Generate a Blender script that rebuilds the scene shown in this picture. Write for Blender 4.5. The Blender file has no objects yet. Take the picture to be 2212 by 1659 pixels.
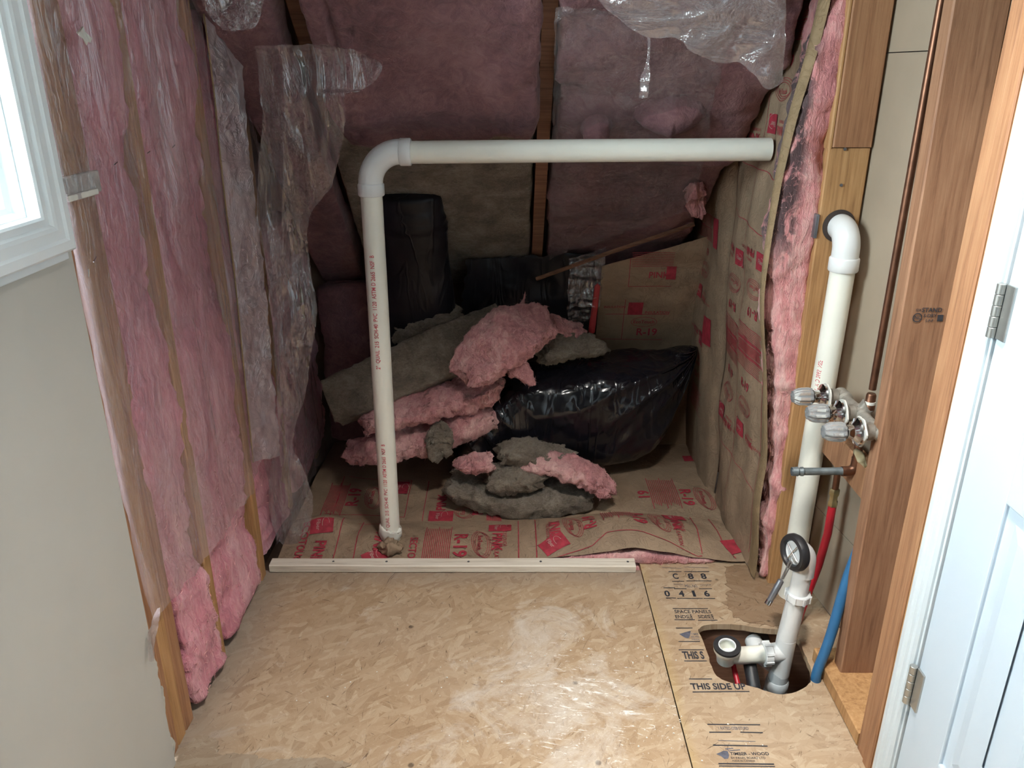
import bpy, bmesh, math, random
from mathutils import Vector, Matrix, noise

random.seed(7)
SC = bpy.context.scene
COL = SC.collection
V = Vector

# ------------------------------------------------------------------ camera, light, exposure
CAM_H, PITCH, FPX = 1.42, math.radians(21.3), 1707.0
cam_d = bpy.data.cameras.new('camera')
cam_d.sensor_width = 36.0
cam_d.lens = 36.0 * FPX / 2212.0
cam_d.clip_start = 0.02
cam = bpy.data.objects.new('camera', cam_d)
COL.objects.link(cam)
cam.location = (0, 0, CAM_H)
cam.rotation_euler = (math.pi / 2 - PITCH, 0, 0)
SC.camera = cam

SC.view_settings.view_transform = 'Standard'
SC.view_settings.look = 'None'
SC.view_settings.gamma = 1.0
SC.view_settings.use_curve_mapping = False
SC.view_settings.exposure = 0.05
try:
    SC.cycles.use_denoising = True
    SC.cycles.use_adaptive_sampling = True
    SC.cycles.adaptive_threshold = 0.13
    SC.cycles.adaptive_min_samples = 8
    SC.cycles.max_bounces = 7
    SC.cycles.diffuse_bounces = 3
    SC.cycles.glossy_bounces = 3
    SC.cycles.transmission_bounces = 5
    SC.cycles.transparent_max_bounces = 14
    SC.cycles.caustics_reflective = False
    SC.cycles.caustics_refractive = False
    SC.cycles.sample_clamp_indirect = 6.0
except Exception:
    pass

world = bpy.data.worlds.new('overcast_sky')
SC.world = world
world.use_nodes = True
world.node_tree.nodes['Background'].inputs[0].default_value = (0.86, 0.95, 1.0, 1)
world.node_tree.nodes['Background'].inputs[1].default_value = 1.6


def area_light(name, loc, target, sx, sy, watts, col):
    d = bpy.data.lights.new(name, 'AREA')
    d.shape = 'RECTANGLE'
    d.size, d.size_y, d.energy, d.color = sx, sy, watts, col
    o = bpy.data.objects.new(name, d)
    COL.objects.link(o)
    o.location = loc
    o.rotation_euler = (V(target) - V(loc)).to_track_quat('-Z', 'Y').to_euler()
    return o


# daylight entering through the window of the left wall
area_light('window_daylight', (-1.45, 0.88, 1.80), (0.5, 0.90, 1.15), 1.25, 1.15, 190, (0.90, 0.95, 1.0))
# recessed downlight of the bathroom ceiling, above the frame
area_light('ceiling_lamp_light', (0.32, 0.92, 2.41), (0.32, 1.02, 0.0), 0.16, 0.16, 15, (1.0, 0.95, 0.88)).data.spread = math.radians(84)

# ------------------------------------------------------------------ projection of photo points on real planes
SP, CP = math.sin(PITCH), math.cos(PITCH)


def ray(u, v):
    xc, yc = (u - 1106.0) / FPX, -(v - 829.5) / FPX
    return V((xc, yc * SP + CP, yc * CP - SP))


def PX(u, v, x):
    d = ray(u, v); t = x / d.x
    return V((x, d.y * t, CAM_H + d.z * t))


def PY(u, v, y):
    d = ray(u, v); t = y / d.y
    return V((d.x * t, y, CAM_H + d.z * t))


def PZ(u, v, z=0.0):
    d = ray(u, v); t = (z - CAM_H) / d.z
    return V((d.x * t, d.y * t, z))


# ------------------------------------------------------------------ materials
MATS = {}


class NT:
    def __init__(self, name):
        self.m = bpy.data.materials.new(name)
        self.m.use_nodes = True
        self.t = self.m.node_tree
        self.t.nodes.clear()
        self.out = self.t.nodes.new('ShaderNodeOutputMaterial')

    def n(self, typ, **kw):
        nd = self.t.nodes.new('ShaderNode' + typ)
        for k, v in kw.items():
            if k.startswith('i_'):
                key = k[2:]
                key = int(key) if key.isdigit() else key.replace('_', ' ')
                self.set(nd.inputs[key], v)
            else:
                setattr(nd, k, v)
        return nd

    def set(self, sock, v):
        if isinstance(v, bpy.types.NodeSocket):
            self.t.links.new(v, sock)
        elif isinstance(v, (tuple, list)) and len(v) == 3 and sock.type == 'RGBA':
            sock.default_value = (*v, 1)
        else:
            sock.default_value = v

    def coord(self, which='Object', scale=(1, 1, 1), rot=(0, 0, 0), loc=(0, 0, 0)):
        c = self.n('TexCoord')
        mp = self.n('Mapping')
        self.set(mp.inputs['Vector'], c.outputs[which])
        mp.inputs['Scale'].default_value = scale
        mp.inputs['Rotation'].default_value = rot
        mp.inputs['Location'].default_value = loc
        return mp.outputs[0]

    def noise(self, vec, scale, detail=4, rough=0.55, dist=0.0):
        nd = self.n('TexNoise', i_Vector=vec, i_Scale=scale, i_Detail=detail, i_Roughness=rough, i_Distortion=dist)
        return nd.outputs['Fac']

    def ramp(self, fac, stops):
        r = self.n('ValToRGB')
        self.set(r.inputs[0], fac)
        e = r.color_ramp.elements
        while len(e) < len(stops):
            e.new(0.5)
        for i, (p, c) in enumerate(stops):
            e[i].position = p
            e[i].color = (*c, 1) if len(c) == 3 else c
        return r.outputs[0]

    def mix(self, fac, a, b, mode='MIX'):
        m = self.n('MixRGB', blend_type=mode)
        self.set(m.inputs[0], fac); self.set(m.inputs[1], a); self.set(m.inputs[2], b)
        return m.outputs[0]

    def math(self, op, a, b=0.0, clamp=False):
        m = self.n('Math', operation=op, use_clamp=clamp)
        self.set(m.inputs[0], a); self.set(m.inputs[1], b)
        return m.outputs[0]

    def rng(self, val, a, b, c=0.0, d=1.0):
        m = self.n('MapRange')
        self.set(m.inputs[0], val)
        for i, x in enumerate((a, b, c, d)):
            m.inputs[i + 1].default_value = x
        return m.outputs[0]

    def bump(self, h, strength=0.3, dist=0.01, normal=None):
        b = self.n('Bump', i_Height=h, i_Strength=strength, i_Distance=dist)
        if normal is not None:
            self.set(b.inputs['Normal'], normal)
        return b.outputs[0]

    def bsdf(self, col, rough=0.6, metal=0.0, normal=None, spec=0.5, **kw):
        p = self.n('BsdfPrincipled')
        self.set(p.inputs['Base Color'], col)
        self.set(p.inputs['Roughness'], rough)
        self.set(p.inputs['Metallic'], metal)
        self.set(p.inputs['Specular IOR Level'], spec)
        if normal is not None:
            self.set(p.inputs['Normal'], normal)
        for k, v in kw.items():
            self.set(p.inputs[k.replace('_', ' ')], v)
        return p.outputs[0]

    def done(self, shader):
        self.t.links.new(shader, self.out.inputs[0])
        return self.m


def plain(name, col, rough=0.5, metal=0.0, var=0.08, scale=30, spec=0.5, bump=0.0, **kw):
    T = NT(name)
    c = T.coord()
    n = T.noise(c, scale, 4)
    dark = tuple(x * (1 - var) for x in col)
    lite = tuple(min(1, x * (1 + var)) for x in col)
    colr = T.ramp(n, [(0.3, dark), (0.7, lite)])
    nor = T.bump(n, bump, 0.004) if bump else None
    return T.done(T.bsdf(colr, rough, metal, nor, spec, **kw))


def wood(name, a, b, c3, scale=1.0, axis='Z', rough=0.62):
    T = NT(name)
    st = {'Z': (1, 1, 0.045), 'X': (0.045, 1, 1), 'Y': (1, 0.045, 1)}[axis]
    info = T.n('ObjectInfo')
    off = T.math('MULTIPLY', info.outputs['Random'], 40.0)
    c = T.coord(scale=st)
    add = T.n('VectorMath', operation='ADD')
    T.set(add.inputs[0], c); T.set(add.inputs[1], off)
    v = add.outputs[0]
    big = T.noise(v, 16 * scale, 3, 0.5, 0.6)
    fine = T.noise(v, 150 * scale, 5, 0.65, 0.3)
    lines = T.math('SINE', T.math('MULTIPLY', big, 46.0))
    lines = T.rng(lines, -1, 1, 0, 1)
    g = T.math('ADD', T.math('MULTIPLY', lines, 0.16), T.math('MULTIPLY', fine, 0.90))
    col = T.ramp(g, [(0.22, c3), (0.48, b), (0.78, a)])
    c2 = T.coord(scale=tuple(x if x == 1 else 0.5 for x in st), loc=(3, 5, 1))
    kn = T.n('TexVoronoi', i_Vector=c2, i_Scale=6.0)
    k = T.rng(kn.outputs['Distance'], 0.03, 0.10, 0.75, 0.0)
    col = T.mix(k, col, tuple(x * 0.38 for x in b))
    dirt = T.noise(T.coord(), 5, 5, 0.6)
    col = T.mix(T.rng(dirt, 0.5, 0.75, 0, 0.25), col, tuple(x * 0.62 for x in b))
    return T.done(T.bsdf(col, rough, 0, T.bump(g, 0.22, 0.003), 0.3))


def osb(name, flip=0.0, glue=None, dust=True, tone=None):
    T = NT(name)
    co = T.coord('Object')
    w = T.n('TexNoise', i_Vector=co, i_Scale=4.0, i_Detail=2.0)
    warp = T.n('VectorMath', operation='MULTIPLY_ADD')
    T.set(warp.inputs[0], w.outputs['Color']); warp.inputs[1].default_value = (0.06, 0.06, 0); T.set(warp.inputs[2], co)

    def rs(ang, sx, sy):
        a = T.n('Mapping'); T.set(a.inputs[0], warp.outputs[0]); a.inputs['Rotation'].default_value = (0, 0, ang + flip)
        b = T.n('Mapping'); T.set(b.inputs[0], a.outputs[0]); b.inputs['Scale'].default_value = (sx, sy, 1)
        return b.outputs[0]
    val = None
    for ang, sx, sy in ((0.25, 14, 52), (1.05, 17, 64), (1.9, 13, 48), (2.6, 20, 80)):
        vo = T.n('TexVoronoi', i_Vector=rs(ang, sx, sy), i_Scale=1.0, i_Randomness=1.0)
        sep = T.n('SeparateColor'); T.set(sep.inputs[0], vo.outputs['Color'])
        gr = T.noise(rs(ang, sx * 1.3, sy * 7), 1.0, 2, 0.6)
        vv = T.math('ADD', T.math('MULTIPLY', sep.outputs[0], 0.60), T.math('MULTIPLY', gr, 0.42))
        if val is None:
            val = vv
        else:
            m = T.math('GREATER_THAN', sep.outputs[1], 0.55)
            val = T.math('ADD', T.math('MULTIPLY', vv, m), T.math('MULTIPLY', val, T.math('SUBTRACT', 1.0, m)))
    col = T.ramp(val, [(0.05, (0.29, 0.186, 0.108)), (0.32, (0.385, 0.262, 0.160)), (0.62, (0.43, 0.305, 0.195)), (0.98, (0.51, 0.395, 0.272))])
    big = T.noise(co, 2.2, 4, 0.6)
    col = T.mix(T.rng(big, 0.42, 0.7, 0, 0.35), col, (0.47, 0.375, 0.285))
    gm = None
    for ang, sx, sy, dk, lt in ((0.4, 24, 150, 0.80, 0.34), (1.45, 22, 140, 0.80, 0.30), (2.4, 28, 170, 0.75, 0.34), (2.0, 9, 120, 0.85, 0.20)):
        ns = T.noise(rs(ang, sx, sy), 1.0, 4, 0.65, 1.0)
        d = T.rng(ns, 0.355, 0.285, 0, dk)
        col = T.mix(d, col, (0.12, 0.07, 0.04))
        col = T.mix(T.rng(ns, 0.62, 0.74, 0, lt), col, (0.70, 0.60, 0.46))
        gm = d if gm is None else T.math('ADD', gm, d)
    hole = T.n('TexVoronoi', i_Vector=co, i_Scale=7.0)
    col = T.mix(T.rng(hole.outputs['Distance'], 0.035, 0.06, 0.75, 0.0), col, (0.07, 0.045, 0.03))
    if dust:
        d1 = T.noise(co, 4.5, 8, 0.72, 0.8)
        sepc = T.n('SeparateXYZ'); T.set(sepc.inputs[0], co)
        # plaster dust trodden into the middle of the panel
        dx = T.math('SUBTRACT', sepc.outputs[0], 0.16); dy = T.math('SUBTRACT', sepc.outputs[1], 1.50)
        rr = T.math('SQRT', T.math('ADD', T.math('MULTIPLY', dx, dx), T.math('MULTIPLY', T.math('MULTIPLY', dy, dy), 0.8)))
        near = T.rng(rr, 0.03, 0.50, 0.16, 0.0)
        dm = T.rng(T.math('ADD', d1, near), 0.58, 0.78, 0, 0.62)
        col = T.mix(dm, col, (0.70, 0.655, 0.60))
        sm = T.noise(rs(0.15, 16, 60), 1.0, 6, 0.72, 1.6)
        col = T.mix(T.rng(T.math('ADD', sm, T.math('MULTIPLY', near, 1.1)), 0.72, 0.80, 0, 0.85), col, (0.86, 0.84, 0.80))
        d2 = T.noise(co, 60, 3, 0.7, 2.0)
        col = T.mix(T.rng(T.math('ADD', d2, T.math('MULTIPLY', near, 0.5)), 0.70, 0.78, 0, 0.6), col, (0.86, 0.84, 0.8))
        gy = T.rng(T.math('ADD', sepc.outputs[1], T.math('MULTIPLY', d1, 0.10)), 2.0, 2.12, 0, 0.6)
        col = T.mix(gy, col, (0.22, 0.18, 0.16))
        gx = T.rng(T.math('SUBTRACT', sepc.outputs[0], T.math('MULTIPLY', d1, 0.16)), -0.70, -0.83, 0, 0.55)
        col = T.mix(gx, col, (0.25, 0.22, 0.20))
    if glue is not None:
        sepc = T.n('SeparateXYZ'); T.set(sepc.inputs[0], co)
        gn = T.noise(co, 9, 4, 0.6)
        gd = T.math('ABSOLUTE', T.math('SUBTRACT', T.math('ADD', sepc.outputs[0], T.math('MULTIPLY', gn, 0.05)), glue))
        col = T.mix(T.rng(gd, 0.015, 0.05, 0.45, 0), col, (0.48, 0.335, 0.13))
    if tone:
        col = T.mix(1.0, col, tone, 'MULTIPLY')
    h = T.math('SUBTRACT', val, gm)
    return T.done(T.bsdf(col, 0.72, 0, T.bump(h, 0.40, 0.002), 0.25))


def fibreglass(name, cols, stretch=(1, 1, 1), scale=1.0, bump=0.8, stain=None, bd=0.012):
    T = NT(name)
    c = T.coord(scale=stretch)
    n1 = T.noise(c, 7 * scale, 6, 0.62, 0.5)
    n2 = T.noise(c, 45 * scale, 5, 0.7, 1.2)
    n3 = T.noise(c, 170 * scale, 3, 0.7, 0.6)
    f = T.math('ADD', T.math('MULTIPLY', n1, 0.62), T.math('MULTIPLY', n2, 0.42))
    col = T.ramp(f, [(0.34, cols[0]), (0.50, cols[1]), (0.66, cols[2])])
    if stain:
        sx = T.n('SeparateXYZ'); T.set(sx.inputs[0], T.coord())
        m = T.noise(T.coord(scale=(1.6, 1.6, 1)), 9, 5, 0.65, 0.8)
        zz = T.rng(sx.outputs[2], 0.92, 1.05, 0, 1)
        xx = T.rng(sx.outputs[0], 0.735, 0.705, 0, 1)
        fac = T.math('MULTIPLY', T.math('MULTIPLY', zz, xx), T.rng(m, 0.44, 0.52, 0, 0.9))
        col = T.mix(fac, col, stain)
    h = T.math('ADD', T.math('ADD', T.math('MULTIPLY', n2, 0.7), T.math('MULTIPLY', n3, 0.35)), T.math('MULTIPLY', n1, 0.6))
    return T.done(T.bsdf(col, 0.95, 0, T.bump(h, bump, bd), 0.12, Sheen_Weight=0.15))


def film(name, tint=(0.80, 0.80, 0.82), base=0.24, vary=0.22, rough=0.22, gloss=0.35, stretch=(1, 1, 1), bscale=14, bst=0.5, trans=(0.97, 0.96, 0.97)):
    T = NT(name)
    c = T.coord(scale=stretch)
    n = T.noise(c, bscale * 0.45, 5, 0.6, 1.2)
    n2 = T.noise(c, bscale, 5, 0.62, 2.2)
    rid = T.math('ABSOLUTE', T.math('SUBTRACT', n2, 0.5))
    rid = T.rng(rid, 0.0, 0.06, 1, 0)
    nor = T.bump(T.math('ADD', T.math('MULTIPLY', rid, 0.35), n), bst, 0.02)
    lw = T.n('LayerWeight'); lw.inputs[0].default_value = 0.35
    fac = T.math('ADD', T.math('MULTIPLY', T.rng(n, 0.35, 0.7, 0, 1), vary), base)
    fac = T.math('ADD', fac, T.math('MULTIPLY', lw.outputs['Facing'], 0.12), clamp=True)
    tr = T.n('BsdfTransparent'); tr.inputs[0].default_value = (*trans, 1)
    df = T.n('BsdfDiffuse', i_Color=tint); T.set(df.inputs['Normal'], nor)
    tl = T.n('BsdfTranslucent', i_Color=tint)
    gl = T.n('BsdfGlossy'); gl.inputs['Roughness'].default_value = rough; gl.inputs[0].default_value = (1, 1, 1, 1); T.set(gl.inputs['Normal'], nor)
    m0 = T.n('MixShader'); m0.inputs[0].default_value = 0.35; T.set(m0.inputs[1], df.outputs[0]); T.set(m0.inputs[2], tl.outputs[0])
    m1 = T.n('MixShader'); m1.inputs[0].default_value = gloss; T.set(m1.inputs[1], m0.outputs[0]); T.set(m1.inputs[2], gl.outputs[0])
    m2 = T.n('MixShader'); T.set(m2.inputs[0], fac); T.set(m2.inputs[1], tr.outputs[0]); T.set(m2.inputs[2], m1.outputs[0])
    return T.done(m2.outputs[0])


def kraft(name, col=(0.33, 0.235, 0.16)):
    T = NT(name)
    c = T.coord()
    n = T.noise(c, 6, 6, 0.62, 0.6)
    n2 = T.noise(c, 22, 5, 0.6, 1.5)
    rid = T.rng(T.math('ABSOLUTE', T.math('SUBTRACT', n2, 0.5)), 0, 0.05, 1, 0)
    f = T.noise(c, 400, 2, 0.5)
    cc = T.ramp(n, [(0.3, tuple(x * 0.78 for x in col)), (0.7, tuple(x * 1.2 for x in col))])
    cc = T.mix(T.math('MULTIPLY', f, 0.18), cc, tuple(x * 0.7 for x in col))
    h = T.math('ADD', T.math('MULTIPLY', rid, 0.3), T.math('ADD', n, T.math('MULTIPLY', n2, 0.5)))
    return T.done(T.bsdf(cc, 0.7, 0, T.bump(h, 0.45, 0.012), 0.25))


def black_poly(name, rough=0.2):
    T = NT(name)
    c = T.coord(scale=(1, 1, 0.45))
    n = T.noise(c, 5, 2, 0.5, 0.8)
    n2 = T.noise(T.coord(scale=(1.6, 1.6, 0.3), rot=(0, 0.35, 0)), 7, 2, 0.5, 1.0)
    rid = T.rng(T.math('ABSOLUTE', T.math('SUBTRACT', n2, 0.5)), 0, 0.07, 1, 0)
    h = T.math('ADD', n, T.math('MULTIPLY', rid, 0.25))
    col = T.ramp(n, [(0.3, (0.006, 0.006, 0.010)), (0.8, (0.014, 0.014, 0.020))])
    return T.done(T.bsdf(col, rough, 0, T.bump(h, 0.30, 0.02), 0.6 if rough < 0.3 else 0.25))


def build_materials():
    M = MATS
    M['paint'] = plain('painted_drywall', (0.50, 0.485, 0.445), 0.75, var=0.03, scale=3.5, spec=0.25)
    M['gypsum'] = plain('gypsum_core', (0.50, 0.49, 0.44), 0.9, var=0.25, scale=40, bump=0.5)
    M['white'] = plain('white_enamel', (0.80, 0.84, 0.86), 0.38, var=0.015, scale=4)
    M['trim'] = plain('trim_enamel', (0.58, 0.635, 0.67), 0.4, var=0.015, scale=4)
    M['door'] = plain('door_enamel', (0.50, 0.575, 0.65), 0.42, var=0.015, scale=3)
    M['vinyl'] = plain('window_vinyl', (0.88, 0.92, 0.93), 0.35, var=0.01, scale=4)
    M['back_paper'] = plain('drywall_back_paper', (0.345, 0.275, 0.205), 0.85, var=0.07, scale=5, spec=0.15)
    M['wood'] = wood('stud_fir', (0.54, 0.315, 0.148), (0.43, 0.232, 0.10), (0.24, 0.115, 0.05))
    M['wood_red'] = wood('stud_fir_reddish', (0.43, 0.235, 0.125), (0.345, 0.170, 0.088), (0.19, 0.088, 0.048))
    M['wood_shaded_brown'] = wood('stud_fir_shaded_brown', (0.36, 0.20, 0.118), (0.285, 0.145, 0.083), (0.155, 0.075, 0.043))  # brown timber, darkened further: part of the side face's shade is in the colour
    M['wood_grey'] = wood('board_whitewashed', (0.80, 0.74, 0.65), (0.72, 0.65, 0.55), (0.46, 0.38, 0.30), axis='X')
    M['joist'] = wood('joist_brown', (0.30, 0.16, 0.10), (0.22, 0.11, 0.07), (0.12, 0.06, 0.04), axis='X')
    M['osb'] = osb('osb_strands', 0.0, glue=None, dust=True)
    M['osb_side'] = osb('osb_strands_side', 0.5, glue=0.40, dust=False)
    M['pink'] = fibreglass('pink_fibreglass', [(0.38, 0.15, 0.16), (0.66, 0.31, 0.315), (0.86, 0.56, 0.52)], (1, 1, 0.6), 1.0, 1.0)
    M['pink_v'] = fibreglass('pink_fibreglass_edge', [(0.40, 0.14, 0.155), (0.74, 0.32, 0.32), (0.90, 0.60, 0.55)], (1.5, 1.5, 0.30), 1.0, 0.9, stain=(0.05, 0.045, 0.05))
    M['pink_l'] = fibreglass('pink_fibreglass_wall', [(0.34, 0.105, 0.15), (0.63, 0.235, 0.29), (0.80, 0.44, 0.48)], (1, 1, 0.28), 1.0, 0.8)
    M['pink_shaded'] = fibreglass('pink_fibreglass_shaded', [(0.11, 0.056, 0.064), (0.205, 0.104, 0.114), (0.30, 0.165, 0.17)], (0.7, 0.7, 0.7), 0.8, 0.7)  # darker copy of the pink: shade of the recess put into the colour
    M['brown_wool'] = fibreglass('mineral_wool', [(0.10, 0.079, 0.058), (0.22, 0.176, 0.136), (0.37, 0.315, 0.25)], (1, 1, 1.6), 1.5, 0.9)
    M['fibre_pink'] = plain('pink_loose_fibre', (0.74, 0.40, 0.40), 0.9, var=0.2, spec=0.1)
    M['fibre_brown'] = plain('brown_loose_fibre', (0.30, 0.26, 0.20), 0.9, var=0.2, spec=0.1)
    M['film_wall'] = film('clear_film_wall', (0.74, 0.62, 0.66), 0.14, 0.32, 0.16, 0.34, (1, 1, 0.25), 16, 0.5)
    M['film_flap'] = film('clear_film_flap', (0.80, 0.68, 0.71), 0.50, 0.26, 0.16, 0.30, (1, 1, 0.8), 14, 0.5)
    M['film_hang'] = film('clear_film_hanging', (0.60, 0.54, 0.57), 0.25, 0.20, 0.11, 0.42, (1.6, 1, 0.35), 9, 0.35)
    M['film_slope'] = film('clear_film_slope', (0.60, 0.54, 0.56), 0.34, 0.22, 0.14, 0.34, (0.6, 1, 1.4), 8, 0.35)
    M['film_roof'] = film('clear_film_roof', (0.52, 0.47, 0.49), 0.16, 0.14, 0.2, 0.25, (1, 1, 1), 8, 0.5)
    M['kraft'] = kraft('kraft_paper')
    M['kraft_tan'] = kraft('kraft_flange_tan', (0.30, 0.21, 0.12))
    M['ink_red'] = plain('red_ink', (0.36, 0.030, 0.050), 0.7, var=0.25, scale=60)
    M['ink_white'] = plain('pale_ink', (0.45, 0.30, 0.26), 0.7)
    M['ink_black'] = plain('black_ink', (0.028, 0.028, 0.036), 0.8, var=0.4, scale=80)
    M['ink_slate'] = plain('slate_ink', (0.10, 0.10, 0.13), 0.8, var=0.3, scale=60)
    M['ink_pipe'] = plain('pipe_ink', (0.62, 0.10, 0.13), 0.6)
    M['pvc'] = plain('white_pvc', (0.85, 0.845, 0.765), 0.34, var=0.035, scale=9)
    M['pvc_fit'] = plain('white_pvc_fitting', (0.78, 0.795, 0.80), 0.32, var=0.02, scale=12)
    M['pvc_grey'] = plain('grey_pvc', (0.50, 0.53, 0.55), 0.4, var=0.06, scale=20)
    M['black'] = black_poly('black_polythene', 0.17)
    M['black_duct'] = black_poly('black_duct_sleeve', 0.36)
    M['copper'] = plain('tarnished_copper', (0.20, 0.095, 0.058), 0.42, 0.85, var=0.25, scale=25)
    M['brass_old'] = plain('dusty_brass', (0.29, 0.265, 0.23), 0.62, 0.35, var=0.3, scale=40, bump=0.3)
    M['brass'] = plain('brass_fitting', (0.46, 0.37, 0.19), 0.35, 0.8, var=0.15)
    M['chrome'] = plain('chrome', (0.72, 0.73, 0.75), 0.13, 1.0, var=0.05)
    M['nickel'] = plain('satin_nickel', (0.44, 0.44, 0.42), 0.38, 0.85, var=0.05)
    M['zinc'] = plain('oxidised_zinc_pipe', (0.20, 0.235, 0.25), 0.5, 0.6, var=0.3, scale=35)
    M['steel'] = plain('galvanised_plate', (0.25, 0.26, 0.29), 0.4, 0.8, var=0.2)
    M['rubber'] = plain('black_rubber', (0.022, 0.022, 0.025), 0.45, var=0.2)
    M['pex_red'] = plain('red_pex', (0.42, 0.012, 0.025), 0.35, var=0.06)
    M['pex_blue'] = plain('blue_pex', (0.028, 0.135, 0.30), 0.35, var=0.06)
    M['paper'] = plain('torn_paper', (0.72, 0.70, 0.64), 0.8)
    M['glue'] = plain('dried_adhesive', (0.62, 0.53, 0.33), 0.6)
    M['tape_red'] = plain('red_tape', (0.42, 0.03, 0.035), 0.5)
    M['dark'] = plain('gap_shade_dark', (0.05, 0.035, 0.03), 0.9)  # near-black standing for the shade in holes and gaps
    M['roofdeck'] = plain('roof_deck', (0.16, 0.11, 0.08), 0.9)
    T = NT('clear_acrylic')
    M['acrylic'] = T.done(T.bsdf((0.90, 0.93, 0.95), 0.10, 0, None, 0.6, Transmission_Weight=0.75, IOR=1.45))
    T = NT('window_glass')
    tr = T.n('BsdfTransparent'); tr.inputs[0].default_value = (0.93, 0.98, 0.97, 1)
    gl = T.n('BsdfGlossy'); gl.inputs['Roughness'].default_value = 0.02
    mx = T.n('MixShader'); mx.inputs[0].default_value = 0.06
    T.set(mx.inputs[1], tr.outputs[0]); T.set(mx.inputs[2], gl.outputs[0])
    M['glass'] = T.done(mx.outputs[0])
    T = NT('lamp_diffuser')
    e = T.n('Emission'); e.inputs[0].default_value = (1, 0.95, 0.87, 1); e.inputs[1].default_value = 3.0
    M['lamp'] = T.done(e.outputs[0])


build_materials()
MT = MATS

# ------------------------------------------------------------------ object helpers


def tag(o, label=None, cat=None, group=None, kind=None):
    for k, v in (('label', label), ('category', cat), ('group', group), ('kind', kind)):
        if v:
            o[k] = v
    return o


def empty(name, loc=(0, 0, 0), label=None, cat=None, kind=None, group=None):
    o = bpy.data.objects.new(name, None)
    o.empty_display_size = 0.05
    COL.objects.link(o)
    o.location = loc
    return tag(o, label, cat, group, kind)


def link(name, me, mat, parent=None, smooth=False):
    me.materials.clear()
    me.materials.append(MT[mat] if isinstance(mat, str) else mat)
    if smooth:
        me.polygons.foreach_set('use_smooth', [True] * len(me.polygons))
    o = bpy.data.objects.new(name, me)
    COL.objects.link(o)
    if parent is not None:
        o.parent = parent
        o.matrix_parent_inverse = Matrix.Translation(parent.location).inverted() if parent.parent is None else (Matrix.Translation(parent.parent.location).inverted() if False else Matrix.Identity(4))
    return o


def mesh(name, verts, faces, mat, parent=None, smooth=False):
    me = bpy.data.meshes.new(name)
    me.from_pydata([tuple(v) for v in verts], [], faces)
    me.validate(); me.update()
    return link(name, me, mat, parent, smooth)


def from_bm(name, bm, mat, parent=None, smooth=False):
    bmesh.ops.recalc_face_normals(bm, faces=bm.faces)
    me = bpy.data.meshes.new(name)
    bm.to_mesh(me); bm.free()
    return link(name, me, mat, parent, smooth)


def bm_box(bm, x0, x1, y0, y1, z0, z1, bevel=0.0):
    r = bmesh.ops.create_cube(bm, size=1.0)
    vs = r['verts']
    for v in vs:
        v.co = V(((x0 + x1) / 2 + v.co.x * (x1 - x0), (y0 + y1) / 2 + v.co.y * (y1 - y0), (z0 + z1) / 2 + v.co.z * (z1 - z0)))
    if bevel:
        es = list({e for v in vs for e in v.link_edges})
        bmesh.ops.bevel(bm, geom=es, offset=bevel, segments=2, profile=0.5, affect='EDGES')


def box(name, x0, x1, y0, y1, z0, z1, mat, parent=None, bevel=0.002):
    bm = bmesh.new()
    bm_box(bm, min(x0, x1), max(x0, x1), min(y0, y1), max(y0, y1), min(z0, z1), max(z0, z1), bevel)
    return from_bm(name, bm, mat, parent)


def stud(name, x0, x1, y0, y1, z0, z1, mat, parent, label=None, rough=0.0015, seg=26, bow=0.0, axis=2):
    """a sawn timber: eased edges, slightly uneven along its length (axis 2 = upright, 0 = along x, 1 = along y)"""
    rngs = [(x0, x1), (y0, y1), (z0, z1)]
    a, b = [i for i in range(3) if i != axis]
    r = 0.003
    (a0, a1), (b0, b1), (c0, c1) = rngs[a], rngs[b], rngs[axis]
    prof = [(a0 + r, b0), (a1 - r, b0), (a1, b0 + r), (a1, b1 - r), (a1 - r, b1), (a0 + r, b1), (a0, b1 - r), (a0, b0 + r)]
    vs, fs = [], []
    n = len(prof)
    for i in range(seg + 1):
        c = c0 + (c1 - c0) * i / seg
        for j, (pa, pb) in enumerate(prof):
            w = noise.noise(V((pa * 30, pb * 30, c * 3.0))) * rough
            p = [0, 0, 0]
            p[a] = pa + w + bow * math.sin(math.pi * i / seg)
            p[b] = pb + noise.noise(V((pa * 30 + 9, pb * 30, c * 3.0))) * rough
            p[axis] = c
            vs.append(p)
    for i in range(seg):
        for j in range(n):
            k = (j + 1) % n
            fs.append((i * n + j, i * n + k, (i + 1) * n + k, (i + 1) * n + j))
    fs.append(tuple(range(n - 1, -1, -1)))
    fs.append(tuple(seg * n + j for j in range(n)))
    o = mesh(name, vs, fs, mat, parent)
    bm = bmesh.new(); bm.from_mesh(o.data); bmesh.ops.recalc_face_normals(bm, faces=bm.faces); bm.to_mesh(o.data); bm.free()
    if label:
        o['label'] = label
    return o


def frames(pts):
    out = []
    n = len(pts)
    prev = None
    for i in range(n):
        t = (pts[min(i + 1, n - 1)] - pts[max(i - 1, 0)])
        t = t.normalized() if t.length > 1e-9 else V((0, 0, 1))
        if prev is None:
            ref = V((0, 0, 1)) if abs(t.z) < 0.9 else V((0, 1, 0))
            u = ref.cross(t).normalized()
        else:
            u = (prev - t * prev.dot(t)).normalized()
        prev = u
        out.append((t, u, t.cross(u)))
    return out


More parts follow.
